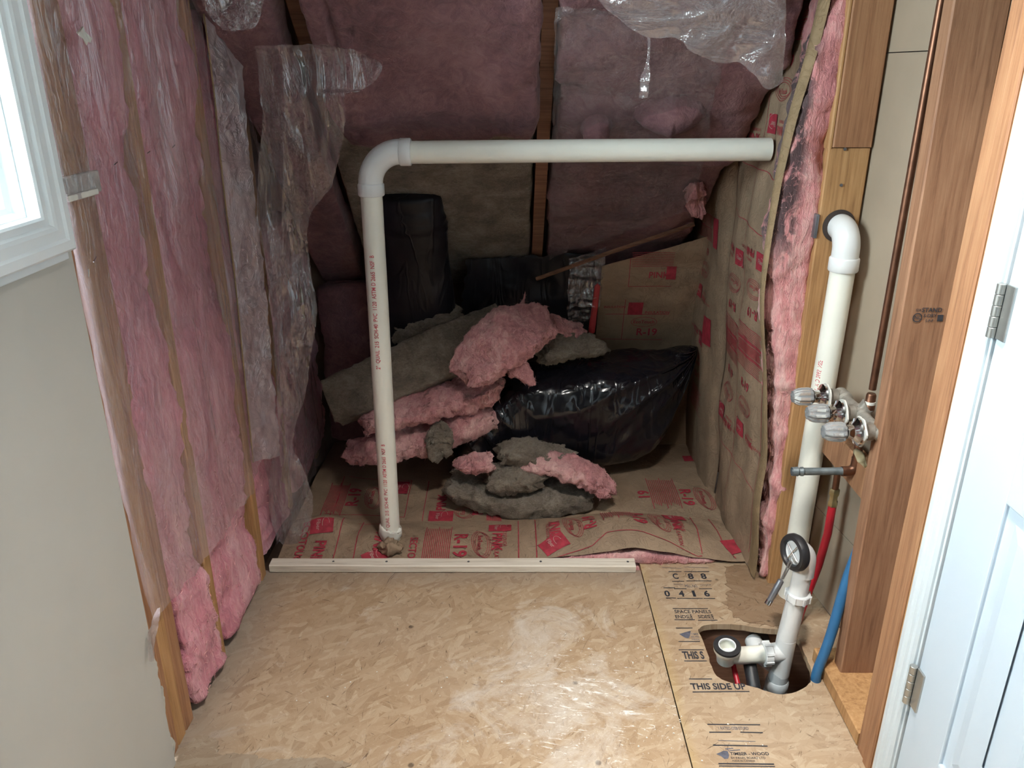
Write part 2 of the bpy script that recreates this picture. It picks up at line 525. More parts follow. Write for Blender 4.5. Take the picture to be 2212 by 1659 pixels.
def tube(name, pts, r, mat, parent=None, seg=20, caps=True, wall=0.0):
    pts = [V(p) for p in pts]
    rs = r if isinstance(r, (list, tuple)) else [r] * len(pts)
    fr = frames(pts)
    vs, fs = [], []
    for p, rr, (t, u, w) in zip(pts, rs, fr):
        for j in range(seg):
            a = 2 * math.pi * j / seg
            vs.append(p + u * (math.cos(a) * rr) + w * (math.sin(a) * rr))
    n = len(pts)
    for i in range(n - 1):
        for j in range(seg):
            k = (j + 1) % seg
            fs.append((i * seg + j, i * seg + k, (i + 1) * seg + k, (i + 1) * seg + j))
    if caps:
        if wall:      # an open pipe end: rim and a bore
            for end in (0, n - 1):
                base = len(vs)
                t, u, w = fr[end]
                inn = pts[end]
                dep = pts[end] + t * (0.03 if end == 0 else -0.03)
                for q, rr in ((inn, rs[end] - wall), (dep, rs[end] - wall)):
                    for j in range(seg):
                        a = 2 * math.pi * j / seg
                        vs.append(q + u * (math.cos(a) * rr) + w * (math.sin(a) * rr))
                for j in range(seg):
                    k = (j + 1) % seg
                    fs.append((end * seg + j, end * seg + k, base + k, base + j))
                    fs.append((base + j, base + k, base + seg + k, base + seg + j))
                fs.append(tuple(base + seg + j for j in range(seg)))
        else:
            fs.append(tuple(range(seg - 1, -1, -1)))
            fs.append(tuple((n - 1) * seg + j for j in range(seg)))
    o = mesh(name, vs, fs, mat, parent, True)
    try:
        o.data.set_sharp_from_angle(angle=math.radians(40))
    except Exception:
        pass
    return o


def arc(c, a, b, n=10):
    """quarter bend: from c+a (tangent b) to c+b, centre c; a and b perpendicular offset vectors"""
    c, a, b = V(c), V(a), V(b)
    return [c + a * math.cos(math.pi / 2 * i / n) + b * math.sin(math.pi / 2 * i / n) for i in range(n + 1)]


def lathe(name, origin, axis, prof, mat, parent=None, seg=32, flute=0, famp=0.0, caps=True):
    """prof: (along, radius) pairs"""
    origin, axis = V(origin), V(axis).normalized()
    ref = V((0, 0, 1)) if abs(axis.z) < 0.9 else V((0, 1, 0))
    u = ref.cross(axis).normalized(); w = axis.cross(u)
    vs, fs = [], []
    for h, r in prof:
        for j in range(seg):
            a = 2 * math.pi * j / seg
            rr = r * (1 + (famp * math.cos(flute * a) if flute else 0))
            vs.append(origin + axis * h + u * (rr * math.cos(a)) + w * (rr * math.sin(a)))
    n = len(prof)
    for i in range(n - 1):
        for j in range(seg):
            k = (j + 1) % seg
            fs.append((i * seg + j, i * seg + k, (i + 1) * seg + k, (i + 1) * seg + j))
    if caps:
        fs.append(tuple(range(seg - 1, -1, -1)))
        fs.append(tuple((n - 1) * seg + j for j in range(seg)))
    o = mesh(name, vs, fs, mat, parent, True)
    try:
        o.data.set_sharp_from_angle(angle=math.radians(35))
    except Exception:
        pass
    return o


def catmull(pts, n):
    """pts: lists of equal-length tuples; returns n samples"""
    m = len(pts)
    out = []
    for i in range(n):
        s = i / (n - 1) * (m - 1)
        k = min(int(s), m - 2); f = s - k
        p0, p1, p2, p3 = pts[max(k - 1, 0)], pts[k], pts[k + 1], pts[min(k + 2, m - 1)]
        out.append(tuple(0.5 * (2 * b + (c - a) * f + (2 * a - 5 * b + 4 * c - d) * f * f + (3 * b - a - 3 * c + d) * f ** 3)
                         for a, b, c, d in zip(p0, p1, p2, p3)))
    return out


def fr(p, octv=4):
    return noise.fractal(p, 0.9, 2.1, octv)


def batt(name, spine, mat, parent=None, up=(0, 0, 1), rings=44, seg=36, amp=0.012, freq=9.0, amp2=0.004, freq2=34.0,
         power=4.0, endr=0.04, rag=0.02, seed=0.0, crush=None, fixt=None, tear=0.0):
    """a fibre batt: rounded slab swept along a spine of (point, half width, half thickness), torn and lumpy"""
    sp = catmull([(*p, w, t) for p, w, t in spine], rings)
    pts = [V(s[:3]) for s in sp]
    up = V(up).normalized()
    L = [0.0]
    for i in range(1, rings):
        L.append(L[-1] + (pts[i] - pts[i - 1]).length)
    tot = L[-1]
    sd = V((seed * 7.3, seed * 3.1, seed * 5.7))
    vs, fs = [], []
    for i in range(rings):
        t = (pts[min(i + 1, rings - 1)] - pts[max(i - 1, 0)]).normalized()
        if fixt:
            t = V(fixt)
        wv = t.cross(up).normalized()
        uv = wv.cross(t).normalized()
        d = min(L[i], tot - L[i])
        e = 1.0
        if d < endr:
            q = 1 - d / endr
            e = max(0.05, math.sqrt(max(0, 1 - q * q)) * 0.45 + 0.55 * (1 - q ** 6))
        sgn = -1 if i < rings / 2 else 1
        fall = max(0.0, 1 - d / (endr * 2.2))
        for j in range(seg):
            a = 2 * math.pi * j / seg
            c, s = math.cos(a), math.sin(a)
            cx = math.copysign(abs(c) ** (2 / power), c)
            sy = math.copysign(abs(s) ** (2 / power), s)
            base = pts[i] + wv * (cx * sp[i][3] * e) + uv * (sy * sp[i][4] * e)
            nrm = (wv * (cx ** 3 / max(sp[i][3], 1e-4)) + uv * (sy ** 3 / max(sp[i][4], 1e-4))).normalized()
            n1 = fr(base * freq + sd)
            n2 = fr(base * freq2 + sd, 3)
            p = base + nrm * (amp * n1 + amp2 * n2 - (tear * max(0.0, 0.22 - abs(noise.noise(base * freq * 1.7 + sd))) * 4.5 if tear else 0.0)) * (0.4 + 0.6 * e)
            if fall:
                p += t * (sgn * fall * rag * (fr(base * freq * 1.8 + sd * 2) - 0.2))
            if crush:
                p = crush(p)
            vs.append(p)
    for i in range(rings - 1):
        for j in range(seg):
            k = (j + 1) % seg
            fs.append((i * seg + j, i * seg + k, (i + 1) * seg + k, (i + 1) * seg + j))
    for end, order in ((0, -1), (rings - 1, 1)):
        c = len(vs)
        vs.append(sum((vs[end * seg + j] for j in range(seg)), V((0, 0, 0))) / seg)
        for j in range(seg):
            k = (j + 1) % seg
            fs.append((c, end * seg + j, end * seg + k) if order > 0 else (c, end * seg + k, end * seg + j))
    o = mesh(name, vs, fs, mat, parent, True)
    return o


def fuzz(o, n, length, mat, name='fibres', width=0.0006, seed=1, drop=0.3, bound=None):
    """loose fibres standing off the surface of a batt, one joined part"""
    rnd = random.Random(seed)
    me = o.data
    polys = me.polygons
    areas = [p.area for p in polys]
    picks = rnd.choices(range(len(polys)), areas, k=n)
    vs, fs = [], []
    for pi in picks:
        p = polys[pi]
        c = V(p.center)
        if bound and not bound(c):
            continue
        nr = V(p.normal)
        t = V((rnd.uniform(-1, 1), rnd.uniform(-1, 1), rnd.uniform(-1, 1)))
        d = (nr * rnd.uniform(0.15, 0.8) + t * 0.9).normalized()
        if d.dot(nr) < 0.08:
            d = (d + nr * (0.2 - d.dot(nr))).normalized()
        s = d.cross(V((rnd.uniform(-1, 1), rnd.uniform(-1, 1), rnd.uniform(-1, 1)))).normalized() * width * rnd.uniform(0.6, 1.6)
        ln = length * rnd.uniform(0.3, 1.0)
        q = c - nr * 0.003
        b = len(vs)
        steps = 3
        for k in range(steps + 1):
            f = 1 - k / (steps + 0.4)
            vs.append(q - s * f); vs.append(q + s * f)
            q = q + d * (ln / steps)
            d = (d + V((rnd.uniform(-.5, .5), rnd.uniform(-.5, .5), rnd.uniform(-.5, .5) - drop * 0.4))).normalized()
        for k in range(steps):
            fs.append((b + 2 * k, b + 2 * k + 1, b + 2 * k + 3, b + 2 * k + 2))
    par = o.parent if o.parent is not None else o
    f = mesh(name, vs, fs, mat, par)
    f['kind'] = 'stuff'
    return f


def sheet(name, L, R, mat, parent=None, nu=28, nv=60, fold=0.012, ffreq=9.0, fdir=(0, 1, 0), seed=0.0, edge=0.006, stretch=(1, 1, 1), ridge=0.0, pin=0.0):
    """film stretched between two edge polylines (3D), folded and creased"""
    Ls = [V(p) for p in catmull([tuple(p) for p in L], nv)]
    Rs = [V(p) for p in catmull([tuple(p) for p in R], nv)]
    fd = V(fdir).normalized()
    sd = V((seed * 5.1, seed * 2.3, seed * 9.7))
    vs, fs = [], []
    st = V(stretch)
    for i in range(nv):
        for j in range(nu + 1):
            f = j / nu
            p = Ls[i].lerp(Rs[i], f)
            q = V((p.x * st.x, p.y * st.y, p.z * st.z))
            am = fold * (min(1.0, f / 0.15) if pin else 1.0)
            n = fr(q * ffreq + sd)
            rd = 1 - min(1, abs(noise.noise(q * ffreq * 1.4 + sd * 2)) * 4)
            w = p + fd * (am * n + ridge * rd)
            if j in (0, nu) or i in (0, nv - 1):
                w += V((noise.noise(p * 40 + sd), noise.noise(p * 40 + sd * 2), noise.noise(p * 40 - sd))) * edge
            vs.append(w)
    for i in range(nv - 1):
        for j in range(nu):
            a = i * (nu + 1) + j
            fs.append((a, a + 1, a + nu + 2, a + nu + 1))
    return mesh(name, vs, fs, mat, parent, True)


# ---- flat print conformed to a surface
GLYPH = {}


def text2d(s, size=1.0, bold=0.0, squash=1.0):
    key = (s, bold)
    if key not in GLYPH:
        cu = bpy.data.curves.new('type', 'FONT')
        cu.body = s
        cu.size = 1.0
        cu.align_x = 'CENTER'
        cu.align_y = 'CENTER'
        cu.offset = bold
        cu.resolution_u = 3
        ob = bpy.data.objects.new('type', cu)
        COL.objects.link(ob)
        bpy.context.view_layer.update()
        dg = bpy.context.evaluated_depsgraph_get()
        me = bpy.data.meshes.new_from_object(ob.evaluated_get(dg), depsgraph=dg)
        GLYPH[key] = ([tuple(v.co) for v in me.vertices], [tuple(p.vertices) for p in me.polygons])
        bpy.data.objects.remove(ob); bpy.data.curves.remove(cu); bpy.data.meshes.remove(me)
    vs, fs = GLYPH[key]
    return [(x * size * squash, y * size) for x, y, _ in vs], fs


class Ink:
    """collects flat marks in surface coordinates (s,t)"""

    def __init__(self):
        self.vs, self.fs = [], []

    def add(self, pts, faces, s, t, rot=0.0, mirror=False):
        c, n = math.cos(rot), math.sin(rot)
        b = len(self.vs)
        for x, y in pts:
            if mirror:
                x = -x
            self.vs.append((s + x * c - y * n, t + x * n + y * c))
        self.fs += [tuple(b + k for k in f) for f in faces]

    def text(self, s, t, body, size, rot=0.0, bold=0.012, squash=1.0, mirror=False):
        p, f = text2d(body, size, bold, squash)
        self.add(p, f, s, t, rot, mirror)

    def line(self, s0, t0, s1, t1, w=0.002, n=None, wob=0.0):
        d = math.hypot(s1 - s0, t1 - t0)
        n = n or max(2, int(d / 0.02))
        nx, ny = -(t1 - t0) / d, (s1 - s0) / d
        b = len(self.vs)
        for i in range(n + 1):
            f = i / n
            k = wob * noise.noise(V((s0 * 9 + f * 4, t0 * 7, 0)))
            x, y = s0 + (s1 - s0) * f + nx * k, t0 + (t1 - t0) * f + ny * k
            self.vs.append((x - nx * w / 2, y - ny * w / 2)); self.vs.append((x + nx * w / 2, y + ny * w / 2))
        for i in range(n):
            self.fs.append((b + 2 * i, b + 2 * i + 1, b + 2 * i + 3, b + 2 * i + 2))

    def rect(self, s, t, w, h, rot=0.0, n=5):
        pts = [(-w / 2 + w * i / n, -h / 2 + h * j / n) for j in range(n + 1) for i in range(n + 1)]
        fs = [(j * (n + 1) + i, j * (n + 1) + i + 1, (j + 1) * (n + 1) + i + 1, (j + 1) * (n + 1) + i) for j in range(n) for i in range(n)]
        self.add(pts, fs, s, t, rot)

    def ring(self, s, t, a, b, w=0.0016, rot=0.0, n=28, gap=0):
        pts, fs = [], []
        for i in range(n + 1):
            q = 2 * math.pi * i / n
            pts += [((a - w) * math.cos(q), (b - w) * math.sin(q)), (a * math.cos(q), b * math.sin(q))]
        for i in range(n - gap):
            fs.append((2 * i, 2 * i + 1, 2 * i + 3, 2 * i + 2))
        self.add(pts, fs, s, t, rot)

    def poly(self, pts, s=0, t=0, rot=0):
        self.add(pts, [tuple(range(len(pts)))], s, t, rot)

    def build(self, name, mapf, mat, parent):
        if not self.vs:
            return None
        o = mesh(name, [mapf(s, t) for s, t in self.vs], self.fs, mat, parent)
        o['kind'] = 'stuff'
        return o


def insulation_print(red, pale, s, t, rot, k=1.0, flip=1):
    """one repeat of the printing on kraft facing: logo square, brand words, oval, R-value, ruled text block.
    runs along +a (rotated by rot); b is across"""
    c, n = math.cos(rot), math.sin(rot)

    def at(a, b):
        return s + (a * c - b * n) * k, t + (a * n + b * c) * k
    red.rect(*at(0.075, 0.055), 0.055 * k, 0.07 * k, rot)
    pale.text(*at(0.075, 0.055), 'Fiber', 0.02 * k, rot + math.pi / 2 * flip)
    pale.ring(*at(0.082, 0.06), 0.022 * k, 0.03 * k, 0.0014, rot, gap=14)
    red.text(*at(0.06, -0.035), 'PINK', 0.034 * k, rot - math.pi / 2, 0.015)
    red.text(*at(0.085, -0.045), 'FIBERGLAS', 0.012 * k, rot - math.pi / 2, 0.004)
    red.text(*at(0.06, -0.10), 'INSULATION', 0.014 * k, rot - math.pi / 2, 0.004)
    for d in (0, 0.006, 0.012):
        red.ring(*at(0.165 + d, 0.01 - d), 0.026 * k, 0.062 * k, 0.0014, rot)
    red.text(*at(0.165, 0.01), 'EcoTouch', 0.019 * k, rot - math.pi / 2, 0.012)
    red.text(*at(0.245, 0.01), 'R-19', 0.042 * k, rot - math.pi / 2, 0.018)
    x0 = 0.30
    for i in (0, 0.048, 0.096):
        red.line(*at(x0 + i, -0.115), *at(x0 + i, 0.115), 0.0022)
    for i in range(16):
        a = x0 + 0.006 + i * 0.0056 + (0.006 if i > 7 else 0)
        b0 = -0.10 + 0.012 * ((i * 7) % 5) / 5
        red.line(*at(a, b0), *at(a, 0.10 - 0.02 * ((i * 3) % 4) / 4), 0.0015)


# ================================================================== STRUCTURE
XL, XR = -0.757, 0.783          # stud faces left and right
YB = 3.0                         # knee wall at the back of the recess
DW = 0.0127

# ---- floor
floor = empty('floor', (0, 0, 0), 'strand board subfloor stained with dust, open hole by the drain', kind='structure')


def slab_with_hole(name, outer, inner, z0, z1, mat, parent):
    cu = bpy.data.curves.new(name, 'CURVE')
    cu.dimensions = '2D'
    cu.fill_mode = 'BOTH'
    for loop in [outer] + ([inner] if inner else []):
        s = cu.splines.new('POLY')
        s.points.add(len(loop) - 1)
        for p, q in zip(s.points, loop):
            p.co = (q[0], q[1], 0, 1)
        s.use_cyclic_u = True
    cu.extrude = (z1 - z0) / 2
    ob = bpy.data.objects.new(name, cu)
    COL.objects.link(ob)
    bpy.context.view_layer.update()
    dg = bpy.context.evaluated_depsgraph_get()
    me = bpy.data.meshes.new_from_object(ob.evaluated_get(dg), depsgraph=dg)
    bpy.data.objects.remove(ob); bpy.data.curves.remove(cu)
    for v in me.vertices:
        v.co.z += (z0 + z1) / 2
    me.name = name
    return link(name, me, mat, parent)


SEAM0, SEAM1 = PZ(1385, 1245), PZ(1500, 1659)
seam_x = (SEAM0.x + SEAM1.x) / 2
panel_a = slab_with_hole('osb_panel', [(-0.86, -1.6), (seam_x - 0.0015, -1.6), (seam_x - 0.0015, 2.062), (-0.86, 2.062)], None, -0.018, 0, 'osb', floor)
HOLE = [(1507, 1360), (1522, 1351), (1560, 1348), (1600, 1350), (1640, 1356), (1690, 1361), (1722, 1378), (1738, 1412), (1750, 1440), (1753, 1462), (1744, 1480),
        (1722, 1494), (1692, 1500), (1662, 1495), (1622, 1482), (1576, 1474), (1551, 1463), (1539, 1444), (1529, 1414), (1519, 1385)]
hole = [tuple(PZ(u, v).xy) for u, v in HOLE]
hole_s = [p[:2] for p in catmull([(*p, 0) for p in hole + [hole[0]]], 64)][:-1]
hole_s = [(x + 0.0025 * noise.noise(V((x * 90, y * 90, 3))), y + 0.0025 * noise.noise(V((x * 90, y * 90, 8)))) for x, y in hole_s]
panel_b = slab_with_hole('osb_panel', [(seam_x + 0.0015, -1.6), (0.96, -1.6), (0.96, 1.25), (0.871, 2.108), (seam_x + 0.0015, 2.108)], hole_s, -0.018, 0, 'osb_side', floor)

# stencilled marks on the side panel
def stencil():
    z = 0.0006
    mp = lambda s, t: V((s, t, z))
    ink, sl = Ink(), Ink()

    def tx(body, u0, u1, vtop, vbot, bold=0.02, target=ink, mirror=False):
        a, b = PZ(u0, vbot), PZ(u1, vtop)
        pts, fs = text2d(body, 1.0, bold)
        xs = [p[0] for p in pts]; ys = [p[1] for p in pts]
        lean = PZ(u0, vtop).x - a.x
        w = PZ(u1, vbot).x - a.x
        q = []
        for x, y in pts:
            fx = (x - min(xs)) / (max(xs) - min(xs)); fy = (y - min(ys)) / (max(ys) - min(ys))
            if mirror:
                fy = 1 - fy
            q.append((a.x + fx * w, a.y + fy * (b.y - a.y)))
        target.add(q, fs, 0, 0)

    def ln(u0, v0, u1, v1, w=0.0032, target=ink):
        a, b = PZ(u0, v0), PZ(u1, v1)
        target.line(a.x, a.y, b.x, b.y, w)
    for u0, v0, u1, v1 in [(1444, 1235, 1472, 1235), (1478, 1235, 1505, 1235), (1506, 1235, 1532, 1235), (1452, 1256, 1478, 1256), (1483, 1255, 1537, 1255),
                           (1433, 1270, 1458, 1270), (1456, 1272, 1483, 1272), (1510, 1272, 1538, 1272), (1438, 1292, 1460, 1292), (1463, 1293, 1518, 1293), (1520, 1293, 1545, 1293),
                           (1453, 1315, 1529, 1315), (1457, 1339, 1501, 1339), (1508, 1340, 1550, 1340), (1460, 1357, 1496, 1357), (1466, 1386, 1512, 1386),
                           (1466, 1404, 1520, 1404), (1478, 1428, 1527, 1428), (1488, 1467, 1538, 1467), (1496, 1495, 1619, 1494)]:
        ln(u0, v0, u1, v1)
    for u0, v0, u1, v1 in [(1430, 1226, 1472, 1228), (1478, 1225, 1530, 1227), (1455, 1262, 1476, 1263), (1512, 1264, 1536, 1264), (1425, 1214, 1510, 1215)]:
        ln(u0, v0, u1, v1, 0.0016, sl)
    for ch, u in (('C', 1461), ('8', 1494), ('8', 1522)):
        tx(ch, u - 6, u + 6, 1239, 1251, 0.03)
    for ch, u in (('0', 1443), ('4', 1474), ('1', 1501), ('6', 1529)):
        k = 3 if ch == '1' else 6
        tx(ch, u - k, u + k, 1276, 1289, 0.03)
    tx('MILL NO.', 1481, 1508, 1263, 1269, 0.0, sl)
    tx('SPACE PANELS', 1458, 1537, 1318, 1325, 0.014)
    tx('ENDS', 1460, 1488, 1329, 1336, 0.014)
    tx('1/8', 1489, 1497, 1327, 1338, 0.014)
    tx('SIDES', 1509, 1534, 1329, 1336, 0.014)
    tx('1/8', 1535, 1543, 1327, 1338, 0.014)
    tx('THIS S', 1477, 1523, 1407, 1424, 0.035)
    tx('THIS SIDE UP', 1494, 1613, 1476, 1490, 0.030)
    # bird mark beside the cut
    bird = [(1467, 1370), (1480, 1366), (1492, 1363), (1491, 1372), (1488, 1379), (1480, 1378)]
    sl.poly([tuple(PZ(u, v).xy) for u, v in reversed(bird)])
    tx('TIMB', 1493, 1509, 1368, 1372, 0.01, sl)
    tx('IN PA', 1494, 1511, 1374, 1378, 0.0, sl)
    tx('MADE', 1495, 1512, 1380, 1383, 0.0, sl)
    # near block
    for u0, v0, u1, v1 in [(1528, 1565, 1642, 1566), (1532, 1582, 1579, 1582), (1599, 1582, 1648, 1583), (1540, 1610, 1658, 1612)]:
        ln(u0, v0, u1, v1)
    ln(1551, 1600, 1632, 1602, 0.0015, sl)
    ln(1552, 1650, 1672, 1651, 0.0034); ln(1553, 1655, 1674, 1656, 0.0026)
    tx('1 RATED-OSB-STURD', 1553, 1618, 1570, 1577, 0.006, sl)
    bird = [(1547, 1629), (1557, 1625), (1563, 1622), (1572, 1623), (1575, 1632), (1573, 1639), (1565, 1640), (1558, 1634)]
    sl.poly([tuple(PZ(u, v).xy) for u, v in reversed(bird)])
    ln(1566, 1618, 1584, 1617, 0.0022, sl); ln(1576, 1622, 1599, 1620, 0.0022, sl); ln(1570, 1618, 1576, 1624, 0.002, sl)
    tx('TIMBER - WOOD', 1578, 1662, 1625, 1632, 0.018)
    tx('BY PANEL BOARD LTD', 1580, 1654, 1635, 1640, 0.004)
    tx('MADE IN CANADA', 1583, 1632, 1642, 1646, 0.0)
    ink.build('stencil', mp, 'ink_black', panel_b)['label'] = 'black stencilled codes and panel marks'
    sl.build('stencil', mp, 'ink_slate', panel_b)['label'] = 'slate stencilled bird mark and faint lettering'


stencil()

# worn patches of the floor panels: lifted flake layer by the drain, pale levelling residue at the lower left
def scab(name, outline, z, mat, parent, label=None):
    pts = [tuple(PZ(u, v).xy) for u, v in outline]
    sm = [p[:2] for p in catmull([(*p, 0) for p in pts + [pts[0]]], 160)][:-1]
    sm = [(x + 0.012 * fr(V((x * 45, y * 45, 1))), y + 0.012 * fr(V((x * 45, y * 45, 5)))) for x, y in sm]
    o = slab_with_hole(name, sm, None, 0.0, z, mat, parent)
    if label:
        o['label'] = label
    return o


MT['residue'] = osb('levelling_residue', 0.3, dust=False, tone=(0.80, 0.86, 0.95))
MT['flake_dark'] = osb('delaminated_strand_layer', 0.9, dust=False, tone=(0.66, 0.60, 0.56))
scab('adhesive_residue', [(398, 1612), (425, 1592), (462, 1600), (478, 1628), (520, 1632), (600, 1640), (700, 1637), (735, 1660), (360, 1680)], 0.0022, 'residue', panel_a, 'grey patch of old residue')
scab('delaminated_layer', [(1566, 1226), (1610, 1220), (1650, 1224), (1662, 1252), (1696, 1262), (1698, 1330), (1690, 1352), (1640, 1350), (1595, 1335), (1575, 1318), (1566, 1300), (1574, 1284), (1570, 1250)], 0.0016, 'flake_dark', panel_b, 'darker torn strand layer')

# ---- space under the hole
under = empty('floor_joist_space', (0.6, 1.6, -0.3), 'dark joist bay seen through the cut hole', kind='structure')
stud('joist', 0.30, 0.95, 1.815, 1.853, -0.26, -0.019, 'joist', under, axis=0)
stud('joist', 0.30, 0.95, 1.385, 1.423, -0.26, -0.019, 'joist', under, axis=0)
box('lower_ceiling', 0.30, 0.95, 1.425, 1.813, -0.285, -0.265, 'back_paper', under)
box('joist_blocking', 0.855, 0.893, 1.425, 1.813, -0.26, -0.019, 'joist', under)
box('joist_blocking', 0.34, 0.378, 1.425, 1.813, -0.26, -0.019, 'joist', under)
lathe('hole_shade_disc', PY(1636, 1384, 1.8135), (0, -1, 0), [(0, 0.034), (0.0008, 0.034)], 'dark', under)  # thin dark disc on the joist, painting the shade inside the hole
p = PY(1630, 1390, 1.80)
tube('drain_stub', [p + V((0, 0.012, 0)), p + V((0, -0.02, -0.001)), p + V((0.012, -0.055, -0.003)), p + V((0.035, -0.085, -0.006))], 0.024, 'pvc_fit', under)
p0 = PZ(1632, 1440, -0.02)
tube('black_hose', [(0.63, 1.70, -0.02), (0.625, 1.62, -0.05), (0.62, 1.58, -0.12), (0.60, 1.55, -0.26)], 0.017, 'rubber', under)
tube('red_hose', [(0.59, 1.70, -0.04), (0.592, 1.60, -0.08), (0.592, 1.565, -0.14), (0.592, 1.55, -0.26)], 0.007, 'pex_red', under)

# ---- left wall: drywall with window opening, studs, sheathing
wall_l = empty('wall_left', (XL, 1.3, 0), 'left wall, painted drywall giving way to open studs', kind='structure')
DX0, DX1 = XL, XL + DW           # drywall slab
WY0, WY1, WZ0, WZ1 = 0.46, 1.238, 1.215, 2.12
DEDGE = 1.325
bm = bmesh.new()
for a in [(DX0, DX1, -1.6, WY0 - 0.01, 0, 2.44), (DX0, DX1, WY0 - 0.01, WY1 + 0.01, 0, WZ0 - 0.01), (DX0, DX1, WY0 - 0.01, WY1 + 0.01, WZ1 + 0.01, 2.44), (DX0, DX1, WY1 + 0.01, DEDGE, 0, 2.44)]:
    bm_box(bm, *a)
from_bm('drywall', bm, 'paint', wall_l)
# broken gypsum along the lower cut edge
vs, fs = [], []
prev = None
zz = [0.02 + i * 0.0075 for i in range(52)]
for i, z in enumerate(zz):
    e = 0.016 + 0.016 * noise.noise(V((2, 1, z * 14))) + 0.010 * noise.noise(V((2, 1, z * 70)))
    e *= min(1, (0.40 - z) / 0.07) if z > 0.33 else 1
    e = max(0.0015, e)
    for x, y in ((DX0 + 0.001, DEDGE - 0.002), (DX0 + 0.001, DEDGE + e), (DX1 - 0.005, DEDGE + e * 0.75), (DX1 - 0.001, DEDGE - 0.001)):
        vs.append((x + 0.001 * noise.noise(V((x * 50, y * 50, z * 90))), y, z))
n = len(zz)
for i in range(n - 1):
    for j in range(4):
        k = (j + 1) % 4
        fs.append((i * 4 + j, i * 4 + k, i * 4 + 4 + k, i * 4 + 4 + j))
mesh('gypsum_core', vs, fs, 'gypsum', wall_l)['label'] = 'crumbled grey gypsum at the cut edge'
for y0, y1, m in ((1.335, 1.374, 'wood_red'), (1.377, 1.418, 'wood'), (1.421, 1.463, 'wood_red')):
    stud('stud', XL - 0.089, XL, y0, y1, 0.0, 2.42, m, wall_l)
stud('stud', XL - 0.089, XL + 0.003, 1.645, 1.685, 0.0, 2.42, 'wood', wall_l)
stud('stud', XL - 0.089, XL + 0.004, 2.005, 2.045, 0.0, 2.3, 'wood', wall_l)
stud('stud', XL - 0.089, XL - 0.02, 2.42, 2.46, 0.0, 1.6, 'wood', wall_l)
stud('stud', XL - 0.089, XL - 0.02, 2.82, 2.86, 0.0, 1.2, 'wood', wall_l)
box('sheathing', XL - 0.11, XL - 0.089, 1.34, 3.1, -0.30, 2.6, 'roofdeck', wall_l)
# remnant of drywall left on the corner studs
pa, pb = PX(122, 395, DX1), PX(212, 442, DX1)
r0 = PX(125, 448, DX1)
scr = box('drywall_remnant', DX0 + 0.001, DX1 - 0.002, 1.337, 1.470, PX(165, 430, DX1).z, PX(165, 378, DX1).z, 'gypsum', wall_l, 0.003)
scr['label'] = 'grey drywall remnant across the corner studs'
box('paper_strip', DX1 - 0.002, DX1 + 0.004, 1.345, 1.445, PX(165, 432, DX1).z, PX(165, 418, DX1).z, 'paper', wall_l, 0.002)

# window with stepped casing
win = empty('window_1', (XL, 0.85, 1.2), 'white framed window cut off by the left edge', kind='structure')


def rect_frame(name, prof, y0, y1, z0, z1, x, mat, parent, sgn=1):
    vs, fs = [], []
    for o, d in prof:
        for y, z in ((y0 - o, z0 - o), (y1 + o, z0 - o), (y1 + o, z1 + o), (y0 - o, z1 + o)):
            vs.append((x + sgn * d, y, z))
    for i in range(len(prof) - 1):
        for j in range(4):
            k = (j + 1) % 4
            fs.append((i * 4 + j, i * 4 + k, i * 4 + 4 + k, i * 4 + 4 + j))
    o = mesh(name, vs, fs, mat, parent)
    bm = bmesh.new(); bm.from_mesh(o.data); bmesh.ops.recalc_face_normals(bm, faces=bm.faces); bm.to_mesh(o.data); bm.free()
    return o


rect_frame('casing', [(0.0, -0.012), (0.0, 0.012), (0.004, 0.015), (0.014, 0.015), (0.018, 0.020), (0.024, 0.022), (0.040, 0.022), (0.044, 0.026), (0.058, 0.026), (0.062, 0.022), (0.062, 0.0)],
           WY0, WY1, WZ0, WZ1, DX1, 'white', win)
rect_frame('frame', [(-0.030, -0.075), (-0.030, -0.050), (-0.022, -0.046), (-0.016, -0.030), (-0.008, -0.026), (-0.002, -0.010), (0.0, -0.010), (0.0, -0.09)],
           WY0, WY1, WZ0, WZ1, DX1, 'vinyl', win)
box('pane', DX1 - 0.066, DX1 - 0.062, WY0 + 0.028, WY1 - 0.028, WZ0 + 0.028, WZ1 - 0.028, 'glass', win, 0)
box('apron_strip', DX1, DX1 + 0.010, WY0 - 0.06, WY1 + 0.060, WZ0 - 0.078, WZ0 - 0.064, 'white', win, 0.002)

# ---- right wall: plumbing wall studs, back of next room's drywall, door
wall_r = empty('wall_right', (XR, 1.6, 0), 'right plumbing wall stripped to studs', kind='structure')
XD = 0.873
bm = bmesh.new()
for z0, z1 in ((0.006, 0.264), (0.265, 1.469), (1.470, 2.44)):
    bm_box(bm, XD, XD + DW, 1.20, 3.1, z0 + 0.0012, z1)
for v_ in bm.verts:
    v_.co.x += 0.122 * (2.02 - v_.co.y)
from_bm('drywall_back', bm, 'back_paper', wall_r)
box('leak_backing', XD + DW + 0.16, XD + DW + 0.18, 1.10, 3.1, -0.30, 2.6, 'dark', wall_r, 0)  # unseen slab added to stop light leaking through the drywall joints
stud('stud', 0.768, 0.870, 1.992, 2.030, 0.0, 1.257, 'wood', wall_r, 'split lower stud bored for the vent pipe')
stud('stud', 0.775, 0.870, 1.987, 2.022, 1.259, 2.42, 'wood_red', wall_r, 'darker stud piece butted on top')
stud('stud', 0.766, 0.776, 1.99, 2.032, 1.255, 2.42, 'wood', wall_r)
st2 = stud('stud', 0.816, 0.922, 1.568, 1.610, 0.038, 2.42, 'wood_shaded_brown', wall_r, 'stud with black grade stamp')
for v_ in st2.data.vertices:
    v_.co.y += 0.030 * v_.co.z
